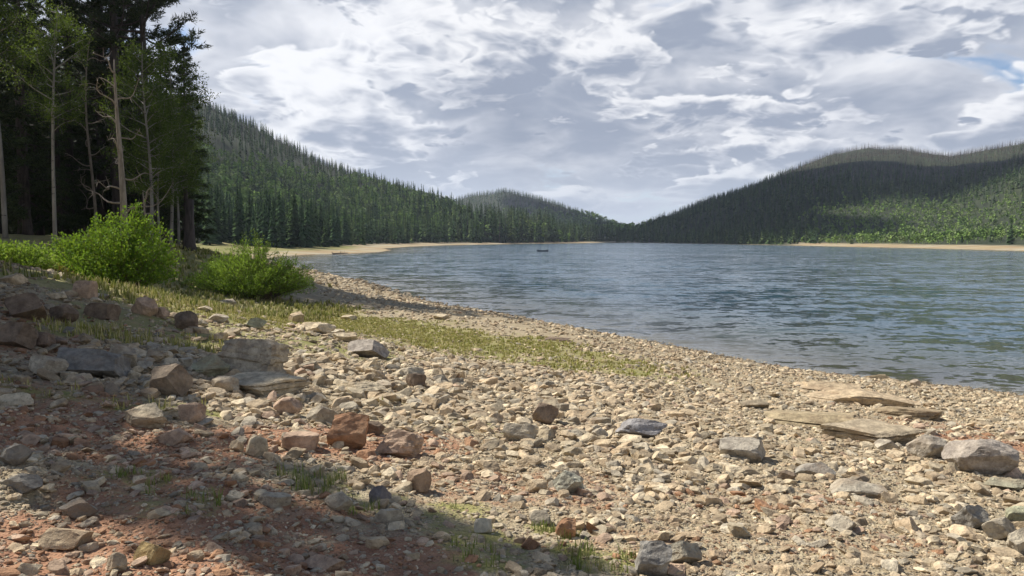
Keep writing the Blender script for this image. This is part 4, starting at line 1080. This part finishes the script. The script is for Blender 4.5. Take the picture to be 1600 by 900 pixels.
# driftwood lying on the strand
M_LOG = bark_material('weathered_log_wood', (.10, .07, .055), (.20, .15, .12), 6, .5)
def log(px, py, ln, r, yaw, tilt, seed, lab):
    X, Y = plane0(px, py) if py > 395 else at(px, py)[:2]; rng = np.random.default_rng(seed); b = MB(); t = np.linspace(0, 1, 9)[:, None]
    d = np.array([math.cos(yaw)*math.cos(tilt), math.sin(yaw)*math.cos(tilt), math.sin(tilt)]); p = d*t*ln+np.array([0, 0, 1])*.15*np.sin(t*5)*r
    b.tube(p, r*(1-.55*t[:, 0]), 7)
    for k in range(7):
        f = rng.uniform(.2, .95); q = p[int(f*8)]; e = perp(d, rng)*rng.uniform(.4, 1.1)*r*5; e[2] = abs(e[2]); b.tube(np.array([q, q+e*.5, q+e+[0, 0, r*.5]]), [r*.22, r*.16, r*.08], 4)
    for k in range(6):
        e = perp(d, rng)*r*3-d*r*1.2; b.tube(np.array([p[0], p[0]+e*.6, p[0]+e]), [r*.4, r*.25, r*.12], 4)
    o = b.build('fallen_log', M_LOG); o.location = (X, Y, max(0, gz1(X, Y))+r*.5); tag(o, lab, 'log', 'driftwood on the far strand')
log(520, 397, 3.2, .16, .1, .05, 1, 'low driftwood snag lying in the shallows off the sand spit')
log(562, 372, 9, .3, 2.5, .22, 2, 'dark fallen trunk sloping off the forest edge, leftmost of four on the strand')
log(594, 376, 11, .32, 2.6, .20, 3, 'dark fallen trunk second from the left of the four on the strand')
log(620, 376, 9, .3, .3, .12, 4, 'dark fallen trunk with raised roots, third of the four on the strand')
log(650, 376, 10, .32, 2.55, .22, 5, 'dark fallen trunk nearest the low point, last of the four on the strand')
log(436, 374, 5, .22, .2, .1, 6, 'bleached log lying where the meadow meets the ochre strand')
# the low dam at the head of the lake
X0, X1, Y0 = (903-800)/F*665, (962-800)/F*665, 665.0
b = MB(); pr_ = [(-5, -.8), (-1.2, 1.7), (1.2, 1.7), (6, -1)]; V = []
nx = 24
for i in range(nx+1):
    xx = X0+(X1-X0)*i/nx; e = 1-.75*max(0, abs(2*i/nx-1)-.8)/.2
    for (dy, dz) in pr_: V.append((xx, Y0+dy, dz*e+.25*R_.uniform(-.5, .5)))
Fq = [(i*4+j, (i+1)*4+j, (i+1)*4+j+1, i*4+j+1) for i in range(nx) for j in range(3)]
M_DAM = plain('red_earth_fill', (.26, .15, .10), .95)
tag(link('dam_embankment', make_mesh('dam_embankment', V, Fq, M_DAM)), 'low reddish earth dam across the far end of the lake', 'dam')

# ================================================================== CLOUDS THAT SHADE THE HILLS (above the frame)
def cloud_body(cx, cy, cz, parts, seed):
    rng = np.random.default_rng(seed); Vs, Fs, n = [], [], 0; V0, F0 = ico(4)
    for (dx, dy, dz, rx, ry, rzz) in parts:
        V = V0*(1+.35*(vn3(V0*2.2+seed+dx)-.5)[:, None]+.16*(vn3(V0*6+seed)-.5)[:, None])*np.array([rx, ry, rzz])+np.array([dx, dy, dz]); V[:, 2] = np.maximum(V[:, 2], -rzz*.35+4*vn3(V*.02))
        Vs.append(V); Fs.append(F0+n); n += len(V)
    V = np.concatenate(Vs)+np.array([cx, cy, cz]); return V, np.concatenate(Fs)
M_CLOUD, N_, L_2, B_ = mat('cloud_vapour'); B_.inputs['Base Color'].default_value = (.9, .9, .92, 1); B_.inputs['Roughness'].default_value = 1; B_.inputs['Specular IOR Level'].default_value = 0
def shade_cloud(spots, t, seed):
    """spots: (ground x, y, z, radius x, radius y) to be shaded; the body floats t metres up the sun's ray"""
    c = np.array([spots[0][0], spots[0][1], spots[0][2]])+np.array(SUN)*t
    parts = []
    for (x_, y_, z_, rx, ry) in spots:
        p = np.array([x_, y_, z_])+np.array(SUN)*(t-(z_)/SUN[2]*0); parts.append((p[0]-c[0], p[1]-c[1], 0 if True else 0, rx, ry, 45))
    return cloud_body(*c, parts, seed)
def hp(px, D): return ((px-800)/F*D, D, gz1((px-800)/F*D, D))
V1, F1 = shade_cloud([(*hp(1060, 780), 115, 180), (*hp(1170, 760), 105, 140), (*hp(990, 850), 90, 150), (*hp(1255, 690), 75, 60), (*hp(1040, 600), 60, 110), (*hp(1130, 520), 50, 90), (*hp(1205, 480), 38, 60), (*hp(1200, 620), 70, 90), (*hp(1290, 590), 45, 50), (*hp(900, 1250), 90, 150)], 1050, 3)
V2, F2 = shade_cloud([(*hp(1500, 660), 90, 90), (*hp(1380, 680), 80, 95), (*hp(1620, 640), 90, 100), (*hp(1290, 650), 55, 95), (*hp(1500, 590), 80, 55), (*hp(1610, 590), 100, 70)], 1000, 9)
V = np.concatenate([V1, V2]); Fc = np.concatenate([F1, F2+len(V1)])
tag(link('clouds', make_mesh('clouds', V, Fc, M_CLOUD, smooth=True)), 'unseen cloud above the frame, shaped to shade the hills', 'cloud', kind='stuff')

# ================================================================== HAZE
if HAZE > 0:
    b = MB(); X0, X1, Y0, Y1, Z0, Z1 = -9500, 9500, -9500, 9500, -8, 260
    vv = [(a, c, d) for a in (X0, X1) for c in (Y0, Y1) for d in (Z0, Z1)]
    b.add(vv, [(0, 1, 3), (0, 3, 2), (4, 6, 7), (4, 7, 5), (0, 4, 5), (0, 5, 1), (2, 3, 7), (2, 7, 6), (0, 2, 6), (0, 6, 4), (1, 5, 7), (1, 7, 3)])
    mh = bpy.data.materials.new('haze'); mh.use_nodes = True; N = mh.node_tree.nodes; N.clear()
    pv = N.new('ShaderNodeVolumePrincipled'); pv.inputs['Color'].default_value = (.72, .82, 1, 1); pv.inputs['Density'].default_value = HAZE; pv.inputs['Anisotropy'].default_value = .2
    oo = N.new('ShaderNodeOutputMaterial'); mh.node_tree.links.new(pv.outputs[0], oo.inputs['Volume'])
    tag(b.build('haze', mh), kind='stuff')
print('objects', len(bpy.data.objects), 'tris', sum(len(o.data.polygons) for o in bpy.data.objects if o.type == 'MESH'))
